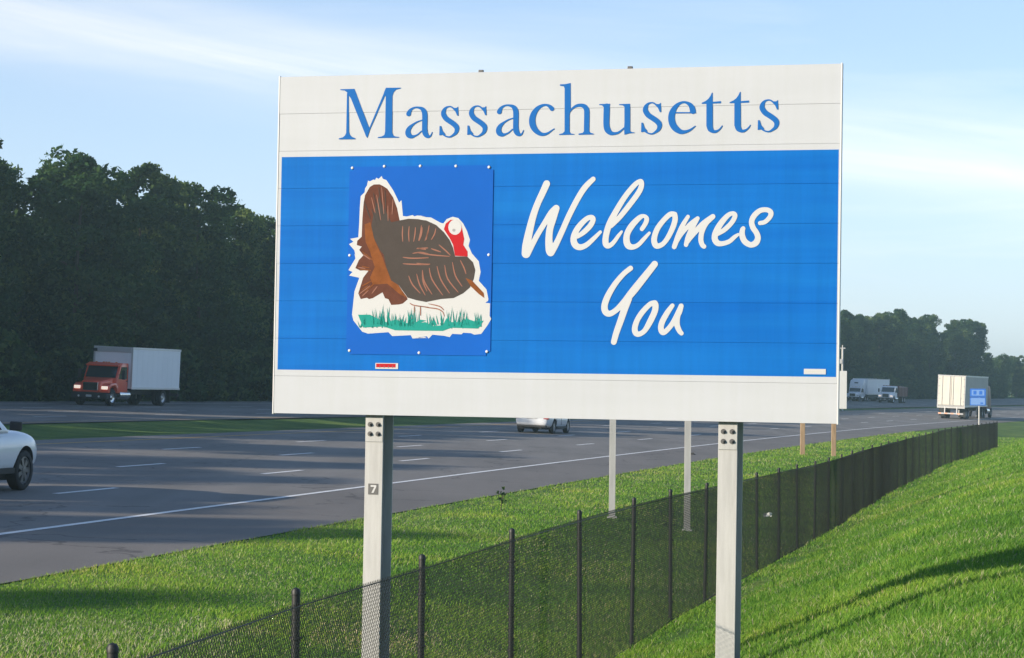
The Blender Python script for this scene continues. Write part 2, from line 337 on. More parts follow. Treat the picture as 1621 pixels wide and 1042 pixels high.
def strip(name, s0, s1, la, lb, mt, dz, step=4.0, parent=None, cols=1):
    n = max(1, int(math.ceil((s1 - s0) / step))); S = np.linspace(s0, s1, n + 1)
    A = la(S) if callable(la) else np.full(n + 1, float(la)); B = lb(S) if callable(lb) else np.full(n + 1, float(lb))
    rows = []
    for c in range(cols + 1):
        lt = A + (B - A) * c / cols; x, y, _ = road_xy(S, lt); rows.append(np.stack([x, y, zroad(S, lt) + dz], 1))
    V = np.concatenate(rows); F = []
    for c in range(cols):
        for i in range(n): F.append((c * (n + 1) + i, c * (n + 1) + i + 1, (c + 1) * (n + 1) + i + 1, (c + 1) * (n + 1) + i))
    F = np.array(F); me = raw_mesh(name, V, F, mt)
    if len(F) and me.polygons[0].normal.z < 0: me.flip_normals()
    return mesh_obj(name, me, parent)
# ground: one sheet reaching past the horizon
def ground():
    S = np.concatenate([np.arange(-250, -20, 12), np.arange(-20, 140, 1.0), np.arange(140, 420, 4), np.arange(420, 1300, 25), [1299]])
    Lr = np.concatenate([[-700, -400, -220, -120, -70, -45, -32], np.arange(-26, -3.3, .45), [-3.21, -3.0, 0, 7, 14, 16.0], np.arange(16.4, 25, .6), np.arange(25.5, 48, 2.5), [50, 54, 60, 70, 90, 130, 200, 350, 700]])
    SS, LL = np.meshgrid(S, Lr, indexing='ij'); x, y, _ = road_xy(SS, LL); z = terrain(SS, LL)
    V = np.stack([x, y, z], -1).reshape(-1, 3); n, m = SS.shape
    i = np.arange(n - 1)[:, None] * m + np.arange(m - 1)[None, :]
    F = np.stack([i, i + m, i + m + 1, i + 1], -1).reshape(-1, 4)
    me = raw_mesh('ground', V, F, MT['ground'])
    if me.polygons[len(me.polygons) // 2].normal.z < 0: me.flip_normals()
    me.polygons.foreach_set('use_smooth', [True] * len(me.polygons))
    tag(mesh_obj('ground', me), kind='structure')
ground()
road = tag(strip('road', -240, 700, -.02, 16.1, MT['road'], 0, cols=2), kind='structure')
tag(strip('road_shoulder', -240, 700, -3.25, -.02, MT['shoulder'], 0), kind='structure')
oroad = tag(strip('opposite_road', -240, 700, lambda s: opp(s) - .5, lambda s: opp(s) + 17.6, MT['road'], 0, cols=2), kind='structure')
strip('edge_line', -240, 700, -.08, .08, MT['paint_white'], .006, parent=road)
strip('yellow_line', -240, 700, 14.47, 14.63, MT['paint_yellow'], .006, parent=road)
for row, ph in ((1, 43.56), (2, 55.13), (3, 66.85)):
    s = ph - 12.19 * 9
    while s < 420:
        strip('lane_dash', s - 1.53, s + 1.53, row * 3.66 - .08, row * 3.66 + .08, MT['paint_white'], .006, 3.1, road); s += 12.19
strip('yellow_line', -240, 700, lambda s: opp(s) + .05, lambda s: opp(s) + .2, MT['paint_yellow'], .006, parent=oroad)
strip('edge_line', -240, 700, lambda s: opp(s) + 14.75, lambda s: opp(s) + 14.9, MT['paint_white'], .006, parent=oroad)
for row, ph in ((1, 79.5), (2, 100.0), (3, 92.0)):
    s = ph - 12.19 * 11
    while s < 420:
        strip('lane_dash', s - 1.53, s + 1.53, lambda q, r=row: opp(q) + r * 3.68 - .065, lambda q, r=row: opp(q) + r * 3.68 + .065, MT['paint_white'], .006, 3.1, oroad); s += 12.19
GLYPHS={'M':([[(5,409),(126,410),(137,385),(255,97),(264,71),(244,8),(232,25),(99,330),(79,358),(62,384),(43,397),(6,402)],[(63,376),(78,371),(86,62),(93,39),(110,21),(142,8),(142,0),(0,1),(0,9),(35,18),(53,32),(63,54)],[(385,385),(403,377),(263,71),(244,10),(242,49)],[(395,413),(522,411),(522,404),(482,395),(462,375),(452,345),(455,50),(466,25),(484,17),(513,14),(514,7),(334,7),(333,14),(368,20),(389,31),(395,57),(395,344),(382,360),(379,375)]],[]),'a':([],[[(25,198,19.6),(32,216,15.5),(50,236,10.3),(78,248,7.2),(107,247,8.7),(137,237,14.4),(155,216,20.5),(162,188,22.1),(163,143,22.1),(163,83,22.1),(166,48,23.1),(179,22,18.5),(196,12,11.3),(214,19,6.2),(227,47,3.1)],[(141,145,4.1),(104,134,5.7),(65,112,8.7),(34,83,16.5),(22,53,21.6),(30,27,21.6),(54,14,14.4),(80,19,8.2),(106,31,5.7),(135,56,4.6)]]),'s':([[(154,249),(157,174),(147,174),(132,207),(111,228),(117,238),(141,238)],[(1,95),(14,95),(27,56),(50,29),(40,15),(26,23),(0,19)]],[[(119,231,5.9),(97,246,5.9),(77,249,5.9),(53,241,9.1),(36,219,15.8),(31,194,19.8),(40,172,20.6),(58,150,20.6),(91,128,20.6),(121,107,20.5),(142,85,20.5),(146,64,18.2),(137,38,13.8),(113,18,9.1),(89,6,6.3),(61,9,5.9),(36,23,6.7)]]),'c':([],[[(185,214,17.9),(165,234,13.2),(136,245,8.9),(103,240,11.8),(65,217,17.0),(37,178,22.6),(25,132,25.5),(31,86,25.5),(53,48,21.7),(87,20,17.0),(121,12,12.2),(154,21,8.5),(182,39,5.6),(206,55,3.8)]]),'h':([[(1,402),(43,403),(88,411),(92,205),(83,159),(85,25),(97,11),(123,8),(124,2),(0,1),(0,8),(31,15),(45,31),(40,368),(34,385),(1,391)],[(159,10),(192,15),(202,28),(245,27),(253,16),(282,7),(282,1),(159,0)]],[[(87,187,5.2),(108,212,8.0),(141,230,11.7),(174,233,13.6),(203,223,17.8),(220,198,21.0),(223,157,21.5),(223,92,21.5),(223,25,21.5)]]),'u':([[(0,246),(88,247),(85,222),(35,222),(22,236),(0,238)],[(160,242),(248,244),(251,32),(262,21),(285,19),(286,13),(246,11),(206,1),(203,51),(205,103),(203,220),(189,232),(160,235)]],[[(61,225,24.3),(60,158,24.3),(60,85,23.7),(70,43,23.7),(94,17,17.4),(124,12,11.6),(155,18,8.9),(182,36,6.8),(205,56,5.3)]]),'e':([[(49,173),(219,169),(219,160),(46,162)]],[[(194,178,22.8),(186,206,20.8),(166,232,14.5),(129,248,8.8),(92,241,10.9),(56,213,17.7),(32,170,24.0),(26,124,26.0),(37,77,26.0),(64,41,23.9),(101,18,18.2),(138,18,12.5),(174,31,8.8),(200,49,5.7),(215,61,3.1)]]),'t':([[(79,315),(85,314),(86,243),(151,247),(151,230),(86,229),(89,51),(39,52),(37,228),(0,228),(0,237),(30,250),(52,267),(68,290)]],[[(64,60,23.7),(71,33,21.9),(90,14,13.7),(113,12,10.9),(136,23,6.8),(154,41,5.0),(163,56,3.2)]])}
PLACED=[('M',518,2226),('a',1084,2226),('s',1371,2227),('s',1604,2227),('a',1842,2229),('c',2114,2229),('h',2360,2233),('u',2682,2227),('s',3021,2226),('e',3235,2226),('t',3498,2230),('t',3717,2231),('s',3938,2229)]
SCRIPT=[('W',[[(2266,1849,27.8),(2237,1784,27.1),(2194,1691,26.3),(2159,1590,27.8),(2131,1475,30.8),(2110,1367,33.7),(2108,1306,36.6)],[(2108,1299,36.6),(2155,1367,23.4),(2198,1446,21.9),(2256,1540,21.9),(2307,1618,24.8),(2347,1654,27.7)],[(2347,1654,27.7),(2322,1575,29.2),(2298,1489,27.7),(2292,1403,29.2),(2300,1331,33.5),(2308,1309,32.8)],[(2308,1309,32.8),(2348,1367,24.8),(2398,1474,23.3),(2455,1603,23.3),(2526,1739,23.2),(2583,1824,23.2),(2643,1882,19.6)]]),('e',[[(2524,1431,16.0),(2575,1466,20.3),(2625,1516,21.7),(2648,1562,20.3),(2635,1582,18.8),(2595,1570,20.3),(2537,1513,23.2),(2501,1452,24.7),(2493,1402,26.1),(2509,1363,26.1),(2547,1347,23.2),(2598,1366,20.3),(2656,1416,17.4),(2707,1466,13.0)]]),('l',[[(2793,1515,18.8),(2858,1579,20.2),(2944,1685,21.6),(3015,1784,21.5),(3032,1841,20.1),(3021,1864,15.8),(2978,1834,20.1),(2906,1749,21.6),(2835,1636,23.1),(2779,1529,24.5),(2753,1437,24.5),(2752,1376,24.5),(2774,1357,20.2),(2810,1379,17.3),(2853,1436,14.4),(2878,1468,10.1)]]),('c',[[(3040,1489,17.2),(3069,1535,18.6),(3076,1570,18.6),(3054,1590,14.3),(3018,1576,20.1),(2961,1518,24.4),(2925,1457,24.4),(2918,1400,25.9),(2934,1359,25.9),(2971,1348,20.1),(3014,1366,17.2),(3057,1411,15.8),(3099,1457,11.5)]]),('o',[[(3298,1601,20.2),(3261,1601,20.2),(3207,1551,20.2),(3160,1485,21.6),(3138,1411,22.9),(3149,1364,22.9),(3176,1356,20.2),(3216,1379,18.8),(3256,1437,20.2),(3289,1511,21.5),(3302,1564,21.5),(3298,1601,20.2)]]),('m',[[(3403,1583,14.8),(3363,1517,18.8),(3331,1444,20.1),(3308,1377,20.1),(3298,1349,18.8)],[(3308,1370,14.8),(3351,1444,16.1),(3417,1520,17.4),(3479,1569,16.1)],[(3479,1569,16.1),(3438,1496,20.1),(3405,1423,18.8),(3391,1365,17.4)],[(3391,1370,14.7),(3439,1437,18.8),(3518,1523,21.4),(3598,1582,20.0)],[(3598,1582,20.0),(3545,1529,20.0),(3514,1463,20.1),(3507,1403,20.1),(3519,1363,18.7),(3533,1351,17.4)]]),('e',[[(3640,1449,16.0),(3693,1482,18.6),(3746,1535,18.6),(3771,1584,18.6),(3759,1606,16.0),(3719,1593,18.6),(3666,1535,22.7),(3627,1469,24.0),(3615,1416,24.0),(3635,1379,22.7),(3675,1373,18.6),(3728,1389,17.3),(3768,1422,16.0),(3797,1443,11.3)]]),('s',[[(3966,1530,15.9),(4006,1540,17.2),(4043,1579,18.5),(4048,1612,19.8),(4018,1632,18.5),(3965,1626,19.9),(3919,1586,21.2),(3901,1540,21.2),(3913,1494,21.2),(3940,1454,21.2),(3951,1415,22.5),(3935,1378,23.8),(3895,1363,21.2),(3850,1389,22.6),(3829,1435,22.6),(3830,1475,19.9),(3836,1489,17.3)]]),('Y',[[(2954,1182,20.1),(2900,1139,20.1),(2836,1065,21.6),(2779,972,24.5),(2751,894,25.9),(2757,845,25.9),(2789,826,23.0),(2839,851,21.6),(2904,916,24.4),(2975,1001,30.1),(3060,1107,28.6),(3145,1214,25.7)],[(2940,944,28.7),(2912,866,27.3),(2881,773,25.9),(2849,681,24.4),(2829,606,23.0)]]),('o',[[(3150,909,24.3),(3114,902,20.0),(3057,845,21.5),(3015,781,21.5),(2995,717,22.9),(3003,678,22.9),(3031,669,20.0),(3074,697,20.0),(3116,768,24.3),(3151,846,24.3),(3157,892,24.3),(3150,909,24.3)]]),('u',[[(3290,892,17.1),(3252,839,21.4),(3213,768,22.8),(3202,719,22.8),(3214,687,22.8),(3240,692,19.9),(3289,748,19.9),(3338,832,24.2),(3359,889,19.9)],[(3359,889,18.5),(3330,811,24.2),(3328,748,22.7),(3347,699,19.9),(3365,678,17.0)]])]
TURKEY={'white':[(703,1431),(709,1552),(711,1670),(717,1764),(750,1795),(753,1826),(769,1850),(777,1889),(793,1883),(826,1898),(836,1892),(847,1912),(867,1902),(892,1925),(902,1903),(934,1891),(993,1808),(1035,1730),(1044,1710),(1064,1728),(1079,1601),(1112,1597),(1160,1608),(1177,1598),(1201,1605),(1259,1596),(1298,1585),(1215,1607),(1244,1595),(1317,1587),(1399,1544),(1420,1540),(1447,1574),(1496,1593),(1544,1582),(1585,1539),(1619,1477),(1644,1407),(1633,1360),(1662,1299),(1720,1237),(1737,1152),(1723,1082),(1788,1013),(1805,936),(1802,923),(1780,907),(1819,903),(1817,804),(1831,779),(1802,729),(1751,660),(1693,653),(1666,665),(1601,668),(1588,655),(1509,658),(1490,632),(1444,642),(1345,650),(1313,618),(1299,637),(1226,627),(1301,623),(1277,632),(1179,618),(1163,645),(1007,636),(974,667),(801,654),(751,670),(675,759),(662,806),(679,994),(718,1104),(631,1122),(659,1151),(624,1166),(682,1260),(673,1300),(681,1286),(672,1325),(625,1376),(662,1395),(633,1419)],'fan':[(732,1438),(735,1583),(743,1709),(754,1772),(794,1838),(827,1857),(876,1858),(910,1842),(943,1821),(994,1750),(1028,1667),(1053,1562),(968,1394),(828,1411)],'feathers':[(738,1441),(695,1403),(692,1368),(734,1356),(713,1329),(749,1285),(711,1246),(683,1182),(725,1162),(799,1166),(751,1104),(712,978),(734,932),(787,943),(804,932),(837,940),(918,987),(940,940),(969,932),(994,886),(1060,890),(1092,898),(1133,933),(1023,1088),(912,1307),(836,1426)],'rust':[(755,1536),(804,1552),(844,1403),(913,1269),(934,1213),(990,1081),(1040,1057),(1132,941),(1066,972),(958,1057),(835,1049),(809,1104),(848,1190),(805,1317),(766,1395)],'body':[(1053,1566),(1128,1579),(1210,1575),(1299,1556),(1236,1569),(1277,1564),(1359,1528),(1425,1470),(1475,1407),(1504,1345),(1522,1276),(1623,1275),(1672,1229),(1693,1167),(1682,1098),(1651,1028),(1596,982),(1516,943),(1411,935),(1289,911),(1224,926),(1296,909),(1206,925),(1132,945),(1057,1042),(990,1084),(947,1190),(921,1291),(887,1332),(836,1426),(813,1520),(831,1630),(855,1708),(874,1763),(904,1692),(981,1551)],'head':[(1425,1493),(1440,1539),(1480,1569),(1537,1565),(1571,1523),(1587,1454),(1596,1415),(1589,1368),(1626,1314),(1627,1275),(1522,1280),(1504,1369),(1474,1423)],'beard':[(1613,1104),(1665,1085),(1765,985),(1771,945),(1726,976),(1660,1035)],'face':[(1572,1508),(1569,1487),(1560,1469),(1546,1456),(1528,1448),(1509,1449),(1491,1456),(1476,1469),(1466,1488),(1462,1508),(1465,1529),(1475,1547),(1489,1561),(1507,1568),(1526,1568),(1544,1560),(1559,1547),(1569,1528)],'eye':[(1524,1485),(1520,1476),(1510,1472),(1500,1476),(1495,1485),(1499,1494),(1509,1497),(1520,1494)],'grass':[(714,806),(759,703),(932,712),(1031,683),(1300,681),(1225,682),(1430,681),(1502,707),(1725,702),(1769,766),(1711,753),(1638,778),(1580,752),(1495,752),(1461,783),(1429,726),(1344,719),(1284,751),(1238,744),(1291,763),(1242,770),(1177,731),(1112,746),(1029,769),(964,745),(898,768),(815,807)]}
STRIPES=[[(1080,1519,7),(1078,1456,7),(1083,1394,7)],[(1134,1518,7),(1131,1456,7),(1136,1394,7)],[(1187,1510,7),(1184,1456,7),(1174,1394,7)],[(1244,1510,7),(1239,1456,7),(1220,1401,7)],[(1293,1487,7),(1279,1409,7)],[(1237,1525,7),(1230,1463,7),(1215,1401,7)],[(1302,1525,7),(1291,1463,7),(1268,1400,7)],[(1359,1501,7),(1348,1455,7),(1321,1408,7)],[(1200,1307,7),(1331,1288,7),(1477,1276,7)],[(1200,1338,7),(1297,1344,7)],[(1202,1222,7),(1259,1214,7),(1316,1214,7)],[(1386,1369,7),(1444,1322,7),(1485,1283,7)],[(1322,1338,7),(1404,1311,7)],[(1166,1300,7),(1232,1308,7),(1301,1296,7)],[(1206,1343,7),(1280,1331,7)],[(1085,1269,7),(1167,1261,7),(1302,1265,7)],[(1086,1217,7),(1168,1213,7),(1303,1209,7)],[(1252,1167,7),(1270,1074,7),(1337,973,7)],[(1309,1183,7),(1335,1090,7),(1426,966,7)],[(1373,1198,7),(1408,1090,7),(1483,981,7)],[(1438,1206,7),(1464,1098,7),(1555,989,7)],[(1502,1229,7),(1529,1121,7),(1587,1036,7)],[(1567,1245,7),(1600,1183,7),(1617,1136,7)],[(1137,1120,7),(1171,1050,7),(1238,980,7)],[(1251,1159,7),(1260,1073,7),(1294,996,7)],[(1204,1136,7),(1230,1051,7),(1280,965,7)]]
LEGS=[[(1150,902,5),(1191,883,5),(1309,870,5)],[(1208,883,6),(1308,866,6),(1381,857,6),(1427,833,6),(1442,796,6)],[(1307,897,6),(1400,877,6),(1437,846,6)],[(1240,877,6),(1243,801,6)],[(1189,876,5),(1191,801,5)]]
PANEL=[(609,2004),(1820,1999),(1834,490),(624,486)]
RIVETS=[(640,1993),(913,2003),(1217,2002),(1516,1998),(1791,1986),(632,1285),(1801,1288),(645,516),(1235,504),(1799,520)]
# ------------------------------------------------------------------ trees
def crown_mesh(name, mt, seed, H, R, base, nb, per, leaf, pine=False):
    g = np.random.default_rng(seed); V = []; tint = []
    for k in range(nb):
        t = base + (1 - base) * (k + g.uniform(0, 1)) / nb
        if pine: prof = (1 - t) ** .75 * 1.15 + .14
        else:
            q = (t - base) / (1 - base); prof = math.sqrt(max(.02, 1 - ((q - .42) / .62) ** 2)) * (.82 + .3 * math.sin(5 * q + seed))
        a = g.uniform(0, 2 * PI); rr = R * prof * math.sqrt(g.uniform(.12, 1)) * g.uniform(.8, 1.12)
        c = np.array([rr * math.cos(a), rr * math.sin(a), H * t]); br = g.uniform(.65, 1.35) * (R / 3.2) * (.75 if t > .85 else 1)
        d = g.normal(size=(per, 3)); d /= np.linalg.norm(d, axis=1)[:, None]; d[:, 2] *= .72
        p = c + d * br * g.uniform(.35, 1.08, (per, 1)) ** .6
        ax = g.normal(size=(per, 3)); ax /= np.linalg.norm(ax, axis=1)[:, None]
        ay = np.cross(ax, d + g.normal(size=(per, 3)) * .6); ay /= np.linalg.norm(ay, axis=1)[:, None] + 1e-6
        sz = g.uniform(.55, 1.25, (per, 1)) * leaf
        V.append(np.stack([p - ax * sz, p - ay * sz * .5, p + ax * sz, p + ay * sz * .5], 1).reshape(-1, 3))
        tint.append(np.repeat(np.clip(g.normal(.45, .26) + g.normal(0, .16, per), 0, 1), 4))
    V = np.concatenate(V); F = np.arange(len(V)).reshape(-1, 4)
    return raw_mesh(name, V, F, mt, attr=np.concatenate(tint))
def trunk_mesh(name, seed, H, R, limbs, r0=.2):
    g = random.Random(seed); b = MB(); p = Vector((0, 0, -.4)); n = 6; rr = r0
    pts = [p]
    for i in range(n):
        q = p + Vector((g.uniform(-.18, .18), g.uniform(-.18, .18), H * .85 / n)); b.tube(p, q, rr, 8, 0, rr * .82, cap=False); p = q; rr *= .82; pts.append(p)
    for i in range(limbs):
        a = g.uniform(0, 2 * PI); k = g.randint(1, n - 1); o = pts[k]; L = R * g.uniform(.5, .95)
        m_ = o + Vector((math.cos(a) * L * .5, math.sin(a) * L * .5, L * .3)); e = o + Vector((math.cos(a) * L, math.sin(a) * L, L * .75))
        b.tube(o, m_, r0 * .42 * (1 - k / 9), 6, 0, r0 * .28 * (1 - k / 9), cap=False); b.tube(m_, e, r0 * .28 * (1 - k / 9), 6, 0, .015, cap=False)
    return b
def tree_protos():
    P = []
    for i in range(4):
        cm = crown_mesh('crown', MT['leaf_a'], 20 + i, 15, 3.3 + .25 * i, .13, 90, 190, .20)
        P.append(('broadleaf_tree', cm, ('trunk', 30 + i, 15, 3.3)))
    for i in range(3):
        cm = crown_mesh('crown', MT['leaf_b'], 40 + i, 15, 2.7, .16, 80, 190, .18, pine=(i != 1))
        P.append(('pine_tree', cm, ('trunk', 50 + i, 15, 2.4)))
    return P
def plant_trees():
    g = random.Random(11); P = tree_protos(); tm = []
    for nm, cm, (tn, sd_, H, R) in P:
        o = trunk_mesh(tn, sd_, H, R, 7).build('trunk', MT['bark'], smooth=True); tm.append(o.data); bpy.data.objects.remove(o)
    KIND = {'broadleaf_tree': 'rounded dark green broadleaf tree', 'pine_tree': 'pointed dark green pine tree'}
    WHERE = ((-1e9, 125, 'left of the red cabbed box truck'), (125, 285, 'rising right behind the red cabbed box truck'), (285, 440, 'between the box truck and the sign'),
             (440, 1325, 'hidden by the welcome sign'), (1325, 1480, 'far off between the sign and the trailer'), (1480, 1e9, 'far off behind and beyond the white trailer'))
    def where(x, y):
        q = 810 + 3553 * x / max(y, 1.0) if y > 20 else -1e6
        return next(t for a, b, t in WHERE if a <= q < b)
    def put(s, lat, h):
        k = g.choice([0, 0, 1, 1, 2, 2, 3, 3, 4, 5, 6]); nm, cm, _ = P[k]
        x, y, _a = road_xy(s, lat); z = float(terrain(s, lat)); sc = h / 15
        w_ = where(float(x), float(y)); d = ('%s in the wood %s' % (KIND[nm], w_), '%s, %s' % (nm.replace('_', ' ') + 's', w_))
        r = empty(nm, T(float(x), float(y), z, g.uniform(0, 6.28)) @ Matrix.Diagonal((sc * g.uniform(.9, 1.2), sc * g.uniform(.9, 1.2), sc, 1)), d[0], 'tree', d[1])
        mesh_obj('trunk', tm[k], r); mesh_obj('crown', cm, r)
    def hgt(s):
        if s > 388: return g.uniform(6.6, 8.4)
        if s < 6: return g.uniform(15.6, 18.6)
        if s < 95: return g.uniform(13.6, 16.4)
        return float(np.interp(s, [95, 125, 137, 145, 155, 165, 200, 330, 400], [14.4, 15.6, 15.4, 14.0, 12.9, 12.8, 12.8, 13.4, 12.4])) * g.uniform(.96, 1.04)
    for row, (d0, sp) in enumerate(((3.4, 4.7), (9.0, 5.6), (16.0, 8.5))):
        s = -115 + row * 2.1
        while s < 590:
            if (row < 2 or s > 70) and not (s < 95 and g.random() < .3):
                q = s + g.uniform(-1.3, 1.3); lat = float(opp(q)) + 17.6 + d0 + g.uniform(-1.2, 1.6); h = hgt(q)
                h *= (g.uniform(.93, 1.02), .93, .80)[row] if q > 95 else .97
                put(q, lat, h)
            s += sp * g.uniform(.8, 1.2)
    sm = crown_mesh('foliage', MT['leaf_a'], 77, 3.2, 1.9, .05, 34, 90, .2); sm2 = crown_mesh('foliage', MT['leaf_b'], 78, 2.6, 1.7, .05, 34, 90, .2)
    stm = trunk_mesh('stem', 5, 2.6, 1.5, 6, .06).build('stem', MT['bark']); sdat = stm.data; bpy.data.objects.remove(stm)
    s = -70
    while s < 470:
        lat = float(opp(s)) + 17.6 + g.choice([g.uniform(.9, 2.6), g.uniform(4.5, 12)]); x, y, _a = road_xy(s, lat); sc = g.uniform(.75, 1.35)
        r = empty('shrub', T(float(x), float(y), float(terrain(s, lat)) - .1, g.uniform(0, 6.28)) @ Matrix.Scale(sc, 4), 'low green shrub edging the wood ' + where(float(x), float(y)), 'shrub', 'shrubs, ' + where(float(x), float(y)))
        mesh_obj('stem', sdat, r); mesh_obj('foliage', g.choice([sm, sm2]), r); s += g.uniform(1.5, 2.6) * (1.9 if s < 84 else 1)
plant_trees()
# ------------------------------------------------------------------ chain link fence
def fence():
    root = empty('chain_link_fence', T(float(FX[5][0]), float(FX[5][1]), float(FX[5][2])), 'long black chain link fence running along the foot of the grass bank', 'fence')
    inv = root.matrix_world.inverted(); pb = MB()
    pb.lathe([(.0225, -.3), (.0225, 1.552), (.0245, 1.554), (.0245, 1.572), (.018, 1.585), (.0, 1.592)], (0, 0, 0), 'Z', 12)
    for h in (.25, .62, .98, 1.32): pb.tube((.0, 0, h), (.0, 0, h + .012), .033, 10)
    p0 = pb.build('post', MT['black'], smooth=True); pm = p0.data; bpy.data.objects.remove(p0)
    n = len(FX); H = 1.54
    for i in range(n):
        mesh_obj('post', pm, root, inv @ T(*FX[i]) @ Matrix.Rotation(random.uniform(-.012, .012), 4, 'X') @ Matrix.Rotation(random.uniform(-.012, .012), 4, 'Y'))
    for i in range(n - 1):
        A = Vector(FX[i]); B = Vector(FX[i + 1]); d = B - A; L = math.hypot(d.x, d.y); nrm = Vector((-d.y, d.x, 0)).normalized(); o = nrm * -.034
        far = A.y > 70; pit = .043 if not far else .075; w = .0018 if not far else .0023
        V = []; F = []
        def pt(u, v): return A + d * (u / L) + Vector((0, 0, .03 + v)) + o + nrm * (.012 * math.sin(u / L * PI) * math.sin(i * 1.7))
        hw = H - .05
        for sg in (1, -1):
            k = -int(hw / pit) - 1
            while k * pit < L + hw:
                u0 = k * pit; a = (u0, 0) if sg > 0 else (u0, hw); dv = 1 if sg > 0 else -1
                # clip u in [0, L]
                t0 = max(0, -u0); t1 = min(hw, L - u0)
                if t1 - t0 > .01:
                    P_ = pt(a[0] + t0, a[1] + dv * t0); Q_ = pt(a[0] + t1, a[1] + dv * t1)
                    ex = nrm * w; du = (d / L).normalized() * w
                    b0 = len(V)
                    for c in (P_, Q_):
                        oo = nrm * (.003 * sg); V += [c + oo + ex, c + oo - ex * .5 + du * .87, c + oo - ex * .5 - du * .87]
                    F += [(b0, b0 + 1, b0 + 4, b0 + 3), (b0 + 1, b0 + 2, b0 + 5, b0 + 4), (b0 + 2, b0, b0 + 3, b0 + 5)]
                k += 1
        me = raw_mesh('mesh_panel', [tuple(inv @ v) for v in V], F, MT['black'])
        mesh_obj('mesh_panel', me, root)
        wb = MB()
        for v in (.02, H - .07): wb.tube(inv @ pt(0, v), inv @ pt(L, v), .004, 5, cap=False)
        wb.build('tension_wire', MT['black'], root)
    return root
fence()
# ------------------------------------------------------------------ welcome sign
SO = Vector((-1.9318, 18.2740, CAM_Z - .16703)); SR = Vector((.963303, -.268377, -.004539)).normalized(); SUP = Vector((.004539, .00224, .999987)).normalized(); SB = SUP.cross(SR).normalized()
SUP = SR.cross(SB).normalized()
SM = Matrix(((SR.x, SB.x, SUP.x, SO.x), (SR.y, SB.y, SUP.y, SO.y), (SR.z, SB.z, SUP.z, SO.z), (0, 0, 0, 1)))
SW, SH = 4.572, 2.7478; PK = SH / 9; BLUE = (.3552, 2.0896)
def raster_shape(polys, strokes, cell, y):
    """union of polygons and tapered strokes as one flat outline mesh (marching squares)"""
    circ = []
    for st in strokes:
        P_ = np.array(st, float); q = []
        n = len(P_)
        for i in range(n - 1):
            p0, p1, p2, p3 = P_[max(i - 1, 0)], P_[i], P_[i + 1], P_[min(i + 2, n - 1)]
            for t in np.linspace(0, 1, 7)[:-1]:
                q.append(.5 * (2 * p1 + (p2 - p0) * t + (2 * p0 - 5 * p1 + 4 * p2 - p3) * t * t + (3 * p1 - p0 - 3 * p2 + p3) * t ** 3))
        q.append(P_[-1]); circ.append(np.array(q))
    allp = [np.array(p, float) for p in polys] + [np.concatenate([c[:, :2] - c[:, 2:3], c[:, :2] + c[:, 2:3]]) for c in circ]
    lo = np.min([a.min(0) for a in allp], 0) - 3 * cell; hi = np.max([a.max(0) for a in allp], 0) + 3 * cell
    nx, ny = int((hi[0] - lo[0]) / cell) + 1, int((hi[1] - lo[1]) / cell) + 1
    X, Y = np.meshgrid(lo[0] + np.arange(nx) * cell, lo[1] + np.arange(ny) * cell, indexing='ij'); D = np.full(X.shape, 1e3)
    for c in circ:
        for (x0, y0, r0), (x1, y1, r1) in zip(c[:-1], c[1:]):
            dx, dy = x1 - x0, y1 - y0; l2 = dx * dx + dy * dy + 1e-9; t = np.clip(((X - x0) * dx + (Y - y0) * dy) / l2, 0, 1)
            D = np.minimum(D, np.hypot(X - x0 - t * dx, Y - y0 - t * dy) - (r0 + t * (r1 - r0)))
    for p in polys:
        p = np.array(p, float); ins = np.zeros(X.shape, bool); dd = np.full(X.shape, 1e3)
        for (x0, y0), (x1, y1) in zip(p, np.roll(p, -1, 0)):
            if y0 != y1: ins ^= ((y0 > Y) != (y1 > Y)) & (X < (x1 - x0) * (Y - y0) / (y1 - y0) + x0)
            dx, dy = x1 - x0, y1 - y0; t = np.clip(((X - x0) * dx + (Y - y0) * dy) / (dx * dx + dy * dy + 1e-9), 0, 1)
            dd = np.minimum(dd, np.hypot(X - x0 - t * dx, Y - y0 - t * dy))
        D = np.minimum(D, np.where(ins, -dd, dd))
    V = []; F = []; ins = D < 0
    def vtx(x, z): V.append((x / 1000, y, z / 1000)); return len(V) - 1
    for j in range(ny - 1):
        full = ins[:-1, j] & ins[1:, j] & ins[:-1, j + 1] & ins[1:, j + 1]; some = (ins[:-1, j] | ins[1:, j] | ins[:-1, j + 1] | ins[1:, j + 1]) & ~full
        i = 0; idx = np.flatnonzero(full); y0, y1 = lo[1] + j * cell, lo[1] + (j + 1) * cell
        if len(idx):
            for run in np.split(idx, np.flatnonzero(np.diff(idx) > 1) + 1):
                a, b = lo[0] + run[0] * cell, lo[0] + (run[-1] + 1) * cell
                F.append((vtx(a, y0), vtx(b, y0), vtx(b, y1), vtx(a, y1)))
        for i in np.flatnonzero(some):
            cs = [(i, j), (i + 1, j), (i + 1, j + 1), (i, j + 1)]; f = []
            for a in range(4):
                p, q = cs[a], cs[(a + 1) % 4]; dp, dq = D[p], D[q]
                if dp < 0: f.append(vtx(lo[0] + p[0] * cell, lo[1] + p[1] * cell))
                if (dp < 0) != (dq < 0):
                    t = dp / (dp - dq); f.append(vtx(lo[0] + (p[0] + (q[0] - p[0]) * t) * cell, lo[1] + (p[1] + (q[1] - p[1]) * t) * cell))
            if len(f) >= 3: F.append(tuple(f))
    return V, F
def flat_obj(name, V, F, m, parent):
    me = bpy.data.meshes.new(name); me.from_pydata(V, [], F); me.materials.append(m); me.update()
    if me.polygons and me.polygons[0].normal.y > 0: me.flip_normals()
    return mesh_obj(name, me, parent)
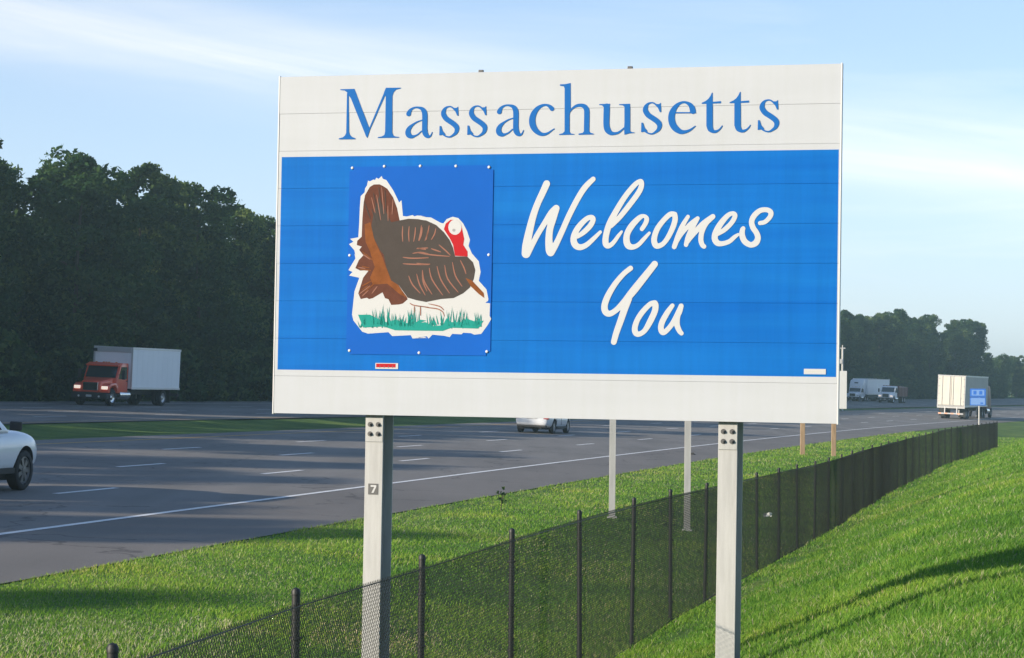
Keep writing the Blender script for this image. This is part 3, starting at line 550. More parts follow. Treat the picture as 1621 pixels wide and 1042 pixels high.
def poly_layer(mb, pts, y, mi):
    tri = tessellate_polygon([[Vector((a / 1000, b / 1000, 0)) for a, b in pts]])
    mb.add([(a / 1000, y, b / 1000) for a, b in pts], [tuple(t) for t in tri], mi)
def ribbon(mb, pts, y, mi, w):
    P_ = [Vector((a, b, 0)) for a, b, _ in pts]; Q = []
    for i in range(len(P_) - 1):
        for t in (0, .25, .5, .75):
            p0, p1, p2, p3 = P_[max(i - 1, 0)], P_[i], P_[i + 1], P_[min(i + 2, len(P_) - 1)]
            Q.append(.5 * (2 * p1 + (p2 - p0) * t + (2 * p0 - 5 * p1 + 4 * p2 - p3) * t * t + (3 * p1 - p0 - 3 * p2 + p3) * t ** 3))
    Q.append(P_[-1]); V = []
    for i, q in enumerate(Q):
        d = (Q[min(i + 1, len(Q) - 1)] - Q[max(i - 1, 0)]).normalized(); nn = Vector((-d.y, d.x, 0)); k = w * (.35 + .65 * math.sin(PI * (i + .5) / len(Q)))
        V += [q + nn * k, q - nn * k]
    mb.add([(v.x / 1000, y, v.y / 1000) for v in V], [(2 * i, 2 * i + 1, 2 * i + 3, 2 * i + 2) for i in range(len(Q) - 1)], mi)
def i_beam(w, d, tf, tw, z0, z1, y0):
    b = MB(); b.box((-w / 2, y0, z0), (w / 2, y0 + tf, z1)); b.box((-w / 2, y0 + d - tf, z0), (w / 2, y0 + d, z1)); b.box((-tw / 2, y0 + tf, z0), (tw / 2, y0 + d - tf, z1)); return b
def hex_bolt(mb, x, y, z, r=.013, mi=0):
    mb.tube((x, y, z), (x, y - .016, z), r, 6, mi); mb.tube((x, y - .016, z), (x, y - .024, z), r * .55, 6, mi); mb.tube((x, y, z), (x, y - .004, z), r * 1.55, 10, mi)
def welcome_sign():
    root = empty('welcome_sign', SM, 'large blue and white Massachusetts Welcomes You sign with a turkey panel on two steel posts', 'road sign')
    xs = [0, .0264, 4.5633, SW]
    for k in range(9):
        z0, z1 = k * PK + .0003, (k + 1) * PK - .0003; c = .0008
        zs = [z0 + c] + [b for b in BLUE if z0 + c < b < z1 - c] + [z1 - c]
        b = MB()
        prof = [(.052, z0), (.004, z0)] ; top = [(.004, z1), (.052, z1)]
        for (ya, za), (yb, zb) in ((prof[0], prof[1]), (prof[1], (0, zs[0])), ((0, zs[-1]), top[0]), (top[0], top[1]), (top[1], prof[0])):
            for i in range(3):
                mid = (za + zb) / 2; mi = 1 if (i == 1 and BLUE[0] < mid < BLUE[1]) else 0
                b.add([(xs[i], ya, za), (xs[i + 1], ya, za), (xs[i + 1], yb, zb), (xs[i], yb, zb)], [(0, 1, 2, 3)], mi)
        for a, e in zip(zs[:-1], zs[1:]):
            for i in range(3):
                mi = 1 if (i == 1 and BLUE[0] < (a + e) / 2 < BLUE[1]) else 0
                b.add([(xs[i], 0, a), (xs[i + 1], 0, a), (xs[i + 1], 0, e), (xs[i], 0, e)], [(0, 1, 2, 3)], mi)
        n = len(b.v)
        for x in (0, SW): b.add([(x, .052, z0), (x, .004, z0)] + [(x, 0, z) for z in zs] + [(x, .004, z1), (x, .052, z1)], [tuple(range(4 + len(zs)))], 0)
        me = bpy.data.meshes.new('plank'); bm = bmesh.new(); vs = [bm.verts.new(v) for v in b.v]
        for f, mi in zip(b.f, b.m): bm.faces.new([vs[i] for i in f]).material_index = mi
        bmesh.ops.remove_doubles(bm, verts=bm.verts, dist=1e-5); bmesh.ops.recalc_face_normals(bm, faces=bm.faces)
        me.materials.append(MT['sign_white']); me.materials.append(MT['sign_blue']); bm.to_mesh(me); bm.free()
        mesh_obj('plank', me, root, T(0, random.uniform(-.0008, .0008), 0))
    for x0, x1 in ((-.011, -.001), (SW + .001, SW + .011)):
        MB().box((x0, -.004, -.006), (x1, .058, SH + .006)).build('edge_trim', MT['steel_white'], root, bevel=.002)
    for x in (1.70, 2.918):                                  # clips showing above the top edge
        MB().box((x - .02, .02, SH + .002), (x + .02, .05, SH + .022)).build('clip', MT['bolt'], root, bevel=.004)
    for k, ux, vy in PLACED:
        V, F = raster_shape(GLYPHS[k][0], GLYPHS[k][1], 3.0, 0)
        flat_obj('letter', [(a + ux / 1000, -.0032, b + vy / 1000) for a, _, b in V], F, MT['letter_blue'], root)
    for k, st in SCRIPT:
        V, F = raster_shape([], st, 4.0, -.0032); flat_obj('letter', V, F, MT['letter_white'], root)
    # turkey panel
    xs_ = [p[0] for p in PANEL]; zs_ = [p[1] for p in PANEL]; x0, x1, z0, z1 = .617, 1.828, .487, 2.002
    pan = MB().box((x0, -.0062, z0), (x1, -.0022, z1)).build('turkey_panel', MT['panel_blue'], root)
    bm = bmesh.new(); bm.from_mesh(pan.data); bmesh.ops.bevel(bm, geom=[e for e in bm.edges if abs(e.verts[0].co.y - e.verts[1].co.y) > .001], offset=.035, segments=5, affect='EDGES'); bm.to_mesh(pan.data); bm.free()
    for a, c in RIVETS: 
        MB().lathe([(.0, -.0135), (.008, -.012), (.012, -.0062)], (a / 1000, 0, c / 1000), 'Y', 10).build('rivet', MT['steel_white'], pan, smooth=True)
    t = MB(); L = 0
    def lay(k, mi):
        nonlocal L; L += 1; poly_layer(t, TURKEY[k], -.0065 - .00025 * L, mi)
    lay('white', 0); lay('fan', 1); lay('feathers', 1); lay('rust', 2); lay('body', 3); lay('head', 4); lay('face', 0); lay('eye', 8); lay('beard', 2); lay('grass', 5)
    L += 1; g = random.Random(3)
    for s_ in STRIPES: ribbon(t, s_, -.0065 - .00025 * L, 6, 5.2)
    for s_ in LEGS: ribbon(t, s_, -.0065 - .00025 * L, 6, 4.5)
    # feather strokes of the fan, tail and the grass blades
    def inside(p, poly):
        c = False
        for (xa, ya), (xb, yb) in zip(poly, poly[1:] + poly[:1]):
            if (ya > p[1]) != (yb > p[1]) and p[0] < (xb - xa) * (p[1] - ya) / (yb - ya) + xa: c = not c
        return c
    cx, cz = 985, 1190
    for i in range(34):
        a = math.radians(64 + i * 2.3); r0 = g.uniform(330, 470); r1 = r0 + g.uniform(120, 230)
        p = (cx - 20 + math.cos(a) * r0, cz + math.sin(a) * r0); q = (cx - 20 + math.cos(a) * r1, cz + math.sin(a) * r1)
        if inside(p, TURKEY['fan']) and inside(q, TURKEY['fan']): ribbon(t, [(*p, 4), (*q, 4)], -.0065 - .00025 * L, 3 if i % 2 else 6, 4)
    for i in range(40):
        a = math.radians(150 + i * 2.6); r0 = g.uniform(120, 240); r1 = r0 + g.uniform(60, 140)
        p = (960 + math.cos(a) * r0, 1150 + math.sin(a) * r0 * 1.3); q = (960 + math.cos(a) * r1, 1150 + math.sin(a) * r1 * 1.3)
        if inside(p, TURKEY['feathers']) and inside(q, TURKEY['feathers']): ribbon(t, [(*p, 4), (*q, 4)], -.0065 - .00025 * L, 6 if i % 2 else 2, 4.5)
    L += 1
    gx0 = min(p[0] for p in TURKEY['grass']); gx1 = max(p[0] for p in TURKEY['grass']); gz = min(p[1] for p in TURKEY['grass'])
    for i in range(115):
        x = g.uniform(gx0 + 15, gx1 - 15); env = .5 + .5 * math.sin(x * .021 + 1); h = g.uniform(75, 165) * (.6 + .55 * env); lean = g.uniform(-30, 30)
        zb = gz + g.uniform(18, 55) ; w = g.uniform(4, 8)
        t.add([((x - w) / 1000, -.0065 - .00025 * L, zb / 1000), ((x + w) / 1000, -.0065 - .00025 * L, zb / 1000), ((x + lean) / 1000, -.0065 - .00025 * L, (zb + h) / 1000)], [(0, 1, 2)], 5)
    me_mats = [MT[k] for k in ('t_white', 't_brown', 't_rust', 't_grey', 't_red', 't_teal', 't_stripe', 't_white', 't_eye')]
    me = bpy.data.meshes.new('turkey_print'); me.from_pydata(t.v, [], t.f); [me.materials.append(m) for m in me_mats]; me.polygons.foreach_set('material_index', t.m); me.update()
    for p in me.polygons:
        pass
    mesh_obj('turkey_print', me, pan)
    # small stickers
    st = MB().box((.868, -.0045, .372), (1.060, -.0035, .419), 0).box((.875, -.0052, .384), (1.040, -.0046, .414), 1)
    for i in range(4): st.box((.905 + i * .036, -.0056, .380), (.909 + i * .036, -.0053, .400), 2)
    st.build('red_sticker', [MT['t_white'], MT['t_red'], MT['bolt']], root)
    st = MB().box((4.318, -.0045, .374), (4.485, -.0035, .415), 0)
    for i in range(9): st.box((4.33 + i * .016, -.0052, .389), (4.339 + i * .016, -.0047, .400), 1)
    st.build('white_sticker', [MT['t_white'], MT['galvgrey']], root)
    for j, (u0, zg) in enumerate(((.846, -3.1), (3.727, -2.9))):
        p = i_beam(.150, .262, .013, .010, zg, SH - .25, .066).build('post', MT['galv'], root, bevel=.003)
        p.location.x = u0
        # splice plate at the sign's lower edge with its four bolts
        MB().box((-.0735, .0585, -.215), (.0735, .0655, -.012)).build('splice_plate', MT['galv'], p, bevel=.002)
        for dx in (-.034, .034):
            for dz in (-.076, -.152):
                b = MB(); hex_bolt(b, dx, .0583, dz, .0135); b.build('bolt', MT['bolt'], p)
        if j == 0:
            b = MB().box((-.043, .0632, -.640), (.041, .0655, -.552), 0)
            b.box((-.022, .0618, -.578), (.026, .0631, -.564), 1)
            b.add([(.026, .0616, -.578), (.010, .0616, -.578), (-.014, .0616, -.626), (.004, .0616, -.626)], [(0, 1, 2, 3)], 1)
            b.build('number_plate', [MT['bolt'], MT['t_white']], p)
    for z in (.45, 1.35, 2.25):
        MB().box((.3, .053, z), (SW - .3, .065, z + .05)).build('back_rail', MT['galvgrey'], root, bevel=.002)
welcome_sign()
# ------------------------------------------------------------------ other signs and posts
def gz(x, y):
    s, l = to_sl(x, y); return float(terrain(s, l)[0])
def steel_sign():
    xa, xb, Y = 2.09, 3.63, 46.0; za, zb = gz(xa, Y), gz(xb, Y)
    r = empty('guide_sign', T((xa + xb) / 2, Y, min(za, zb)), 'road sign on two pale steel posts standing on the verge behind the welcome sign', 'road sign')
    for x, zg in ((xa, za), (xb, zb)):
        p = i_beam(.125, .12, .012, .01, zg - min(za, zb) - .3, 3.7, .0).build('post', MT['galv'], r, bevel=.002); p.location.x = x - (xa + xb) / 2
        MB().box((-.10, -.04, zg - min(za, zb) - .12), (.10, .16, zg - min(za, zb) + .04)).build('footing', MT['galvgrey'], p, bevel=.01)
    MB().box((-1.35, -.03, 2.6), (1.35, -.004, 3.8)).build('sign_panel', MT['green_sign'], r, bevel=.006)
steel_sign()
def timber_sign():
    Y = 93.0; xa, xb = 12.08, 13.37; z0 = gz(12.7, Y)
    r = empty('timber_post_sign', T(12.7, Y, z0), 'white board on two brown timber posts, showing past the welcome sign at its lower right', 'road sign')
    for x in (xa, xb):
        MB().box((x - 12.7 - .09, -.09, gz(x, Y) - z0 - .4), (x - 12.7 + .09, .09, 3.45)).build('post', MT['wood'], r, bevel=.012)
    MB().box((-1.35, -.14, 1.95), (1.18, -.10, 3.52)).build('board', MT['steel_white'], r, bevel=.012)
    for z in (2.25, 3.2):
        MB().box((-1.30, -.098, z), (1.15, -.092, z + .08)).build('rail', MT['galvgrey'], r)
        for x in (xa - 12.7, xb - 12.7):
            b = MB(); hex_bolt(b, x, -.141, z + .04, .03); b.build('bolt', MT['bolt'], r)
timber_sign()
def mast():
    M = frame(240.3, 18.4); x, y = M.translation.x, M.translation.y
    r = empty('steel_mast', T(x, y, gz(x, y)), 'slim pale twin pole mast rising beside the right edge of the welcome sign', 'mast')
    MB().tube((0, 0, -.3), (0, 0, 6.6), .13, 10, 0, .11).build('pole', MT['galvgrey'], r, smooth=True)
    MB().tube((-.42, 0, -.3), (-.42, 0, 6.2), .11, 10, 0, .09).build('pole', MT['galvgrey'], r, smooth=True)
    MB().box((-.30, -.06, 6.60), (.30, .06, 6.72)).tube((0, 0, 6.7), (0, 0, 7.0), .06, 8).build('crossarm', MT['galvgrey'], r, bevel=.01)
    MB().box((-.3, -.16, 5.0), (-.02, .12, 5.5)).build('equipment_box', MT['galvgrey'], r, bevel=.02)
mast()
def service_sign():
    M = frame(181.5, -4.6); x, y = M.translation.x, M.translation.y; z0 = gz(x, y)
    r = empty('service_sign', T(x, y, z0), 'small blue services sign on one post beside the white trailer', 'road sign')
    MB().tube((.12, 0, -.3), (.12, 0, 3.0), .06, 10).build('post', MT['galvgrey'], r, smooth=True)
    b = MB().box((-.62, -.09, 2.42), (.62, -.066, 3.06), 0)
    b.box((-.50, -.097, 2.52), (.50, -.091, 2.96), 1).box((-.36, -.101, 2.60), (-.12, -.098, 2.88), 0).box((.10, -.101, 2.60), (.34, -.098, 2.88), 0)
    b.build('upper_panel', [MT['service_blue'], MT['service_light']], r)
    b = MB().box((-.62, -.09, 1.74), (.62, -.066, 2.38), 0).box((-.56, -.097, 1.80), (.56, -.091, 2.32), 1).box((.2, -.101, 1.86), (.40, -.098, 1.98), 0)
    b.build('lower_panel', [MT['service_blue'], MT['service_light']], r)
service_sign()
# ------------------------------------------------------------------ vehicles (local: +Y forward, origin on the ground)
def wheel(parent, x, y, r, w, rimr, side, spokes=0, name='wheel', rim='rim'):
    b = MB(); h = w / 2
    b.lathe([(rimr, -h * .7), (rimr + .02, -h), (r - .035, -h), (r - .008, -h * .82), (r, -h * .45), (r, h * .45), (r - .008, h * .82), (r - .035, h), (rimr + .02, h), (rimr, h * .7)], (0, 0, 0), 'X', 32)
    t = b.build(name, MT['rubber'], parent, smooth=True); t.location = (x, y, r)
    c = MB(); s = side
    if spokes:
        c.lathe([(rimr + .006, s * h * .80), (rimr - .012, s * h * .82), (rimr - .03, s * h * .55)], (0, 0, 0), 'X', 32)
        c.lathe([(rimr - .03, s * h * .55), (rimr - .05, -s * h * .2), (0, -s * h * .25)], (0, 0, 0), 'X', 32, 1)
        c.lathe([(.075, s * h * .5), (.07, s * h * .86), (0.0, s * h * .90)], (0, 0, 0), 'X', 20)
    else:
        c.lathe([(rimr + .004, s * h * .75), (rimr - .03, s * h * .55), (rimr * .62, s * h * .30), (.09, s * h * .45), (.07, s * h * .62), (0.0, s * h * .66)], (0, 0, 0), 'X', 32)
    if spokes:
        for k in range(spokes):
            a = 2 * PI * k / spokes; d = Vector((0, math.cos(a), math.sin(a))); e = Vector((0, -math.sin(a), math.cos(a)))
            v = []
            for rr, ww, xx in ((.06, .035, .80), (rimr - .01, .055, .72)):
                for q in (-1, 1): v.append(d * rr + e * ww * q + Vector((s * h * xx, 0, 0)))
            v2 = [p - Vector((s * .03, 0, 0)) for p in v]
            c.add(v + v2, [(0, 1, 3, 2), (0, 2, 6, 4), (1, 5, 7, 3), (4, 6, 7, 5), (2, 3, 7, 6), (0, 4, 5, 1)], 0)
    else:
        for k in range(8):
            a = 2 * PI * k / 8; c.tube((s * h * .40, .13 * math.cos(a), .13 * math.sin(a)), (s * h * .52, .13 * math.cos(a), .13 * math.sin(a)), .018, 6, 1)
    c.build('rim', [MT[rim], MT['dark']], t, smooth=True)
    return t
def quad(name, pts, m, parent, thick=.012):
    n = (Vector(pts[1]) - Vector(pts[0])).cross(Vector(pts[2]) - Vector(pts[0])).normalized() * thick; k = len(pts)
    V = [Vector(p) for p in pts] + [Vector(p) + n for p in pts]
    return MB().add(V, [tuple(range(k))[::-1], tuple(range(k, 2 * k))] + [(i, (i + 1) % k, k + (i + 1) % k, k + i) for i in range(k)]).build(name, m, parent)
def cut(o, cyls):
    cs = []
    for x0, x1, y, z, r in cyls:
        c = MB().tube((x0, y, z), (x1, y, z), r, 36).build('cutter', MT['dark'], o.parent); cs.append(c)
        md = o.modifiers.new('b', 'BOOLEAN'); md.operation = 'DIFFERENCE'; md.object = c; md.solver = 'EXACT'; md.material_mode = 'TRANSFER'
    bpy.context.view_layer.update(); dg = bpy.context.evaluated_depsgraph_get(); me = bpy.data.meshes.new_from_object(o.evaluated_get(dg))
    o.modifiers.clear(); o.data = me
    for c in cs: bpy.data.objects.remove(c)
    me.polygons.foreach_set('use_smooth', [True] * len(me.polygons)); me.set_sharp_from_angle(angle=math.radians(35))
def car(M, label, paint, suv, cat='car'):
    r = empty('car', M, label, cat)
    if suv:
        ST = [(-2.40, .62, 1.00, .76), (-2.34, .46, 1.10, .86), (-2.0, .36, 1.15, .93), (-1.2, .33, 1.15, .955), (0, .32, 1.13, .96), (.9, .32, 1.13, .955), (1.25, .33, 1.15, .955), (1.7, .36, 1.12, .945), (2.05, .38, 1.05, .90), (2.26, .42, .93, .80), (2.36, .50, .78, .64)]
        G = dict(y=(-2.28, .98), yr=(-2.0, .12), zr=1.74, wb=.88, wr=.66); WR, WY = .385, (1.46, -1.38)
    else:
        ST = [(-2.36, .50, .84, .68), (-2.30, .36, .94, .80), (-2.05, .28, 1.00, .88), (-1.2, .24, .98, .91), (0, .22, .95, .915), (.9, .22, .93, .91), (1.3, .24, .90, .905), (1.75, .26, .84, .88), (2.1, .28, .76, .80), (2.28, .34, .64, .62)]
        G = dict(y=(-1.95, 1.15), yr=(-1.2, .28), zr=1.44, wb=.83, wr=.60); WR, WY = .325, (1.38, -1.36)
    V = []; n = 15
    for y, zb, zt, hw in ST:
        m = (zb + zt) / 2; half = [(.0, zb), (hw * .80, zb), (hw * .95, zb + .07), (hw, m - .02), (hw * .985, m + (zt - m) * .45), (hw * .94, zt - .08), (hw * .84, zt - .012), (hw * .5, zt + .02)]
        ring = [(-x, z) for x, z in half[:0:-1]] + [(x, z) for x, z in half]
        V += [(x, y, z) for x, z in ring]
    n = len(V) // len(ST); F = [(k * n + i, k * n + (i + 1) % n, (k + 1) * n + (i + 1) % n, (k + 1) * n + i) for k in range(len(ST) - 1) for i in range(n)]
    F += [tuple(range(n)), tuple(range((len(ST) - 1) * n, len(ST) * n))[::-1]]
    body = MB().add(V, F).build('body', paint, r, smooth=True)
    md = body.modifiers.new('s', 'SUBSURF'); md.levels = 2; md.render_levels = 2
    cyl = []
    for y in WY:
        for s in (-1, 1): cyl.append((s * .62, s * 1.1, y, WR + .02, WR + .065))
    cut(body, cyl)
    # greenhouse
    zb = ST[4][2] - .03; y0, y1 = G['y']; a0, a1 = G['yr']; wb, wr, zr = G['wb'], G['wr'], G['zr']
    P = [(-wb, y0, zb), (wb, y0, zb), (wb * .96, y1, zb), (-wb * .96, y1, zb), (-wr, a0, zr), (wr, a0, zr), (wr, a1, zr), (-wr, a1, zr)]
    MB().add(P, [(0, 3, 2, 1), (4, 5, 6, 7), (0, 1, 5, 4), (1, 2, 6, 5), (2, 3, 7, 6), (3, 0, 4, 7)]).build('cabin', paint, r, smooth=True, bevel=.07, seg=4)
    def onf(a, b, c, d, u0, u1, v0, v1, off):
        a, b, c, d = map(Vector, (a, b, c, d))
        def q(u, v): return (a * (1 - u) + b * u) * (1 - v) + (d * (1 - u) + c * u) * v
        nn = (b - a).cross(d - a).normalized() * off
        return [q(u0, v0) + nn, q(u1, v0) + nn, q(u1, v1) + nn, q(u0, v1) + nn]
    quad('windshield', onf(P[2], P[3], P[7], P[6], .07, .93, .08, .93, .003), MT['glass'], r)
    quad('rear_window', onf(P[0], P[1], P[5], P[4], .08, .92, .12, .92, .003), MT['glass'], r)
    for (a, b, c, d) in ((P[1], P[2], P[6], P[5]), (P[3], P[0], P[4], P[7])):
        fr = (a[0] > 0)
        for u0, u1 in (((.09, .47), (.51, .90)) if fr else ((.10, .49), (.53, .91))):
            quad('side_window', onf(a, b, c, d, u0, u1, .10, .90, .003), MT['glass'], r)
    hw = .955 if suv else .91; zt = ST[4][2]
    for s in (-1, 1):
        b = MB(); b.box((s * (hw - .03), .70, zt + .03), (s * (hw + .20), .80, zt + .20)); b.build('mirror', [MT['dark']], r, smooth=True, bevel=.035, seg=3)
        for y, h in ((-.12, .3), (-1.02, .28)):
            MB().box((s * (hw - .012), y - .006, .42), (s * (hw + .0025), y + .006, zt - .2)).build('door_seam', MT['dark'], r)
        for y in (.05, -.95): MB().box((s * (hw - .01), y - .11, zt - .21), (s * (hw + .022), y + .07, zt - .175)).build('door_handle', paint, r, bevel=.008)
        MB().box((s * (hw * .9), WY[1] + WR + .1, ST[4][1] + .02), (s * (hw + .004), WY[0] - WR - .1, ST[4][1] + .13)).build('sill_trim', MT['dark'], r, bevel=.012)
        yf = ST[-2][0]; zf = ST[-2][2] - .12
        b = MB().add([(s * .78, yf - .12, zf - .07), (s * .50, yf + .075, zf - .09), (s * .50, yf + .06, zf + .07), (s * .83, yf - .22, zf + .09), (s * .76, yf - .2, zf - .07), (s * .48, yf - .02, zf - .09), (s * .48, yf - .02, zf + .07), (s * .80, yf - .3, zf + .09)], [(0, 1, 2, 3), (4, 7, 6, 5), (0, 4, 5, 1), (1, 5, 6, 2), (2, 6, 7, 3), (3, 7, 4, 0)])
        b.build('headlight', MT['lens'], r, bevel=.01)
        yb = ST[1][0]; zl = ST[1][2] - .16
        MB().box((s * .55, yb - .045, zl - .09), (s * .84, yb + .12, zl + .10)).build('tail_light', MT['tail'], r, bevel=.03, seg=3)
        for y in WY: wheel(r, s * (hw - .135), y, WR, .23, WR * .66, s, 7, rim='dark_rim' if suv else 'rim')
    yb = ST[0][0]
    MB().box((-.26, yb - .022, .70), (.26, yb + .04, .83)).build('licence_plate', MT['t_white'], r, bevel=.006)
    MB().box((-.72, yb - .015, .40 if suv else .30), (.72, yb + .3, .53 if suv else .40)).build('rear_skirt', MT['dark'], r, bevel=.04)
    MB().box((-.6, ST[-1][0] - .06, .48), (.6, ST[-1][0] + .012, .66)).build('grille', MT['dark'], r, bevel=.02)
    MB().box((-.72, -1.9, .2), (.72, 1.9, .36)).build('underbody', MT['dark'], r)
    MB().tube((.45, yb + .25, .27), (.45, yb - .02, .27), .035, 10).build('exhaust_pipe', MT['dark'], r)
    return r
def truck_cab(r, paint, roof=2.42, lamps=True, chrome=True, visor=True):
    b = MB().prism([(1.75, .72), (3.15, .72), (3.15, 1.52), (2.78, roof - .16), (2.55, roof), (1.75, roof)], -1.04, 1.04)
    cab = b.build('cab', paint, r, smooth=True, bevel=.06, seg=3)
    v = [(-.88, 3.05, .74), (.88, 3.05, .74), (.88, 3.05, 1.60), (-.88, 3.05, 1.60), (-.62, 4.32, .74), (.62, 4.32, .74), (.60, 4.26, 1.36), (-.60, 4.26, 1.36)]
    MB().add(v, [(0, 1, 2, 3), (4, 7, 6, 5), (0, 4, 5, 1), (1, 5, 6, 2), (2, 6, 7, 3), (3, 7, 4, 0)]).build('hood', paint, r, smooth=True, bevel=.09, seg=3)
    for s in (-1, 1):
        f = MB().prism([(3.02, .74), (3.10, 1.10), (3.35, 1.28), (3.95, 1.26), (4.22, 1.12), (4.30, .74), (4.12, .74), (4.02, 1.0), (3.85, 1.1), (3.45, 1.1), (3.28, 1.0), (3.2, .74)], min(s * .56, s * 1.1), max(s * .56, s * 1.1)).build('fender', paint, r, smooth=True, bevel=.03)
        MB().box((s * .66, 4.20, .92), (s * 1.02, 4.335, 1.10)).build('headlight', MT['lamp_on'] if lamps else MT['lens'], r, bevel=.03, seg=3)
        MB().box((s * .98, 4.15, .84), (s * 1.09, 4.25, .90)).build('turn_signal', MT['amber'], r)
        quad('side_window', [(s * 1.043, 1.95, 1.52), (s * 1.043, 2.98, 1.52), (s * 1.043, 2.66, roof - .22), (s * 1.043, 1.95, roof - .22)][::s], MT['glass'], r)
        m = MB(); m.tube((s * 1.03, 2.95, 1.75), (s * 1.36, 3.0, 1.80), .018, 6); m.box((s * 1.27, 2.96, 1.50), (s * 1.45, 3.06, 2.02)); m.build('mirror', MT['dark'], r, bevel=.012)
        MB().box((s * 1.035, 1.80, 1.38), (s * 1.052, 2.02, 1.43)).build('door_handle', MT['dark'], r)
        MB().box((s * 1.030, 1.79, .78), (s * 1.0425, 1.80, roof - .1)).build('door_seam', MT['dark'], r)
        MB().tube((s * .82, 1.45, .62), (s * .82, 2.75, .62), .27, 20).build('fuel_tank', MT['chrome'], r, smooth=True)
        MB().box((s * .85, 2.80, .38), (s * 1.08, 3.12, .46)).box((s * .85, 2.80, .62), (s * 1.06, 3.10, .68)).build('step', MT['dark'], r, bevel=.01)
    quad('windshield', [(.93, 3.156, 1.58), (-.93, 3.156, 1.58), (-.90, 2.80, roof - .20), (.90, 2.80, roof - .20)], MT['glass'], r, .012)
    if visor: MB().prism([(2.60, roof - .10), (3.02, roof - .20), (3.02, roof - .14), (2.60, roof + .01)], -1.0, 1.0).build('sun_visor', paint, r, bevel=.01)
    for x in (-.62, -.16, 0, .16, .62): MB().box((x - .05, 2.42, roof), (x + .05, 2.52, roof + .05)).build('marker_lamp', MT['amber'], r, bevel=.012)
    g = MB().box((-.46, 4.27, .84), (.46, 4.345, 1.30)).build('grille', MT['chrome' if chrome else 'dark'], r, bevel=.03)
    b = MB().box((-.40, 4.335, .89), (.40, 4.352, 1.25), 0)
    for i in range(7): b.box((-.40, 4.352, .91 + i * .05), (.40, 4.360, .925 + i * .05), 1)
    b.build('grille_bars', [MT['dark'], MT['chrome']], g)
    MB().box((-1.1, 4.20, .40), (1.1, 4.50, .70)).build('bumper', MT['dark'], r, bevel=.05, seg=3)
    MB().box((-.17, 4.495, .48), (.17, 4.512, .60)).build('licence_plate', MT['t_white'], r)
    for s in (-1, 1): MB().tube((s * .62, 4.49, .52), (s * .62, 4.51, .52), .06, 12).build('fog_lamp', MT['lens'], r)
    MB().box((-.9, 3.2, .55), (.9, 4.1, 1.0)).build('engine_bay', MT['dark'], r)
    for s in (-1, 1): wheel(r, s * .93, 3.66, .47, .27, .28, s, rim='chrome')
def dual(r, y, wx=.9, rr=.47):
    for s in (-1, 1):
        wheel(r, s * (wx + .06), y, rr, .26, .28, s); wheel(r, s * (wx - .24), y, rr, .26, .28, s)
def box_truck():
    r = empty('box_truck', frame(117.9, 36.9, True) @ Matrix.Scale(.985, 4), 'box truck with red cab, lit headlights and a plain white cargo box', 'truck')
    truck_cab(r, MT['red_paint'])
    MB().box((-.42, -4.8, .62), (-.30, 4.2, .86)).box((.30, -4.8, .62), (.42, 4.2, .86)).build('chassis', MT['dark'], r)
    bx = MB().box((-1.2, -4.9, .98), (1.2, 1.62, 3.32)).build('cargo_box', MT['truck_white'], r, bevel=.03)
    for s in (-1, 1):
        MB().box((s * 1.203, -4.92, 3.22), (s * 1.222, 1.64, 3.345)).build('roof_rail', MT['alu'], bx)
        MB().box((s * 1.203, -4.92, .95), (s * 1.222, 1.64, 1.06)).build('side_rail', MT['alu'], bx)
        MB().box((s * 1.13, 1.625, .98), (s * 1.235, 1.655, 3.34)).build('corner_post', MT['alu'], bx)
        for i in range(9): MB().box((s * 1.2005, -4.5 + i * .68, 1.07), (s * 1.207, -4.475 + i * .68, 3.21)).build('rivet_strip', MT['truck_white'], bx)
    MB().box((-1.12, 1.625, 3.03), (1.12, 1.665, 3.335)).build('header_panel', MT['alu'], bx, bevel=.02)
    MB().box((1.0, 1.62, 3.05), (1.26, 1.72, 3.22)).build('clearance_lamp', MT['dark'], bx)
    MB().box((-1.15, -4.95, .55), (1.15, -4.80, .72)).build('rear_bumper', MT['dark'], r)
    for s in (-1, 1): MB().box((s * .75, -3.75, .18), (s * 1.15, -3.72, .95)).build('mud_flap', MT['black'], r)
    dual(r, -2.95)
box_truck()
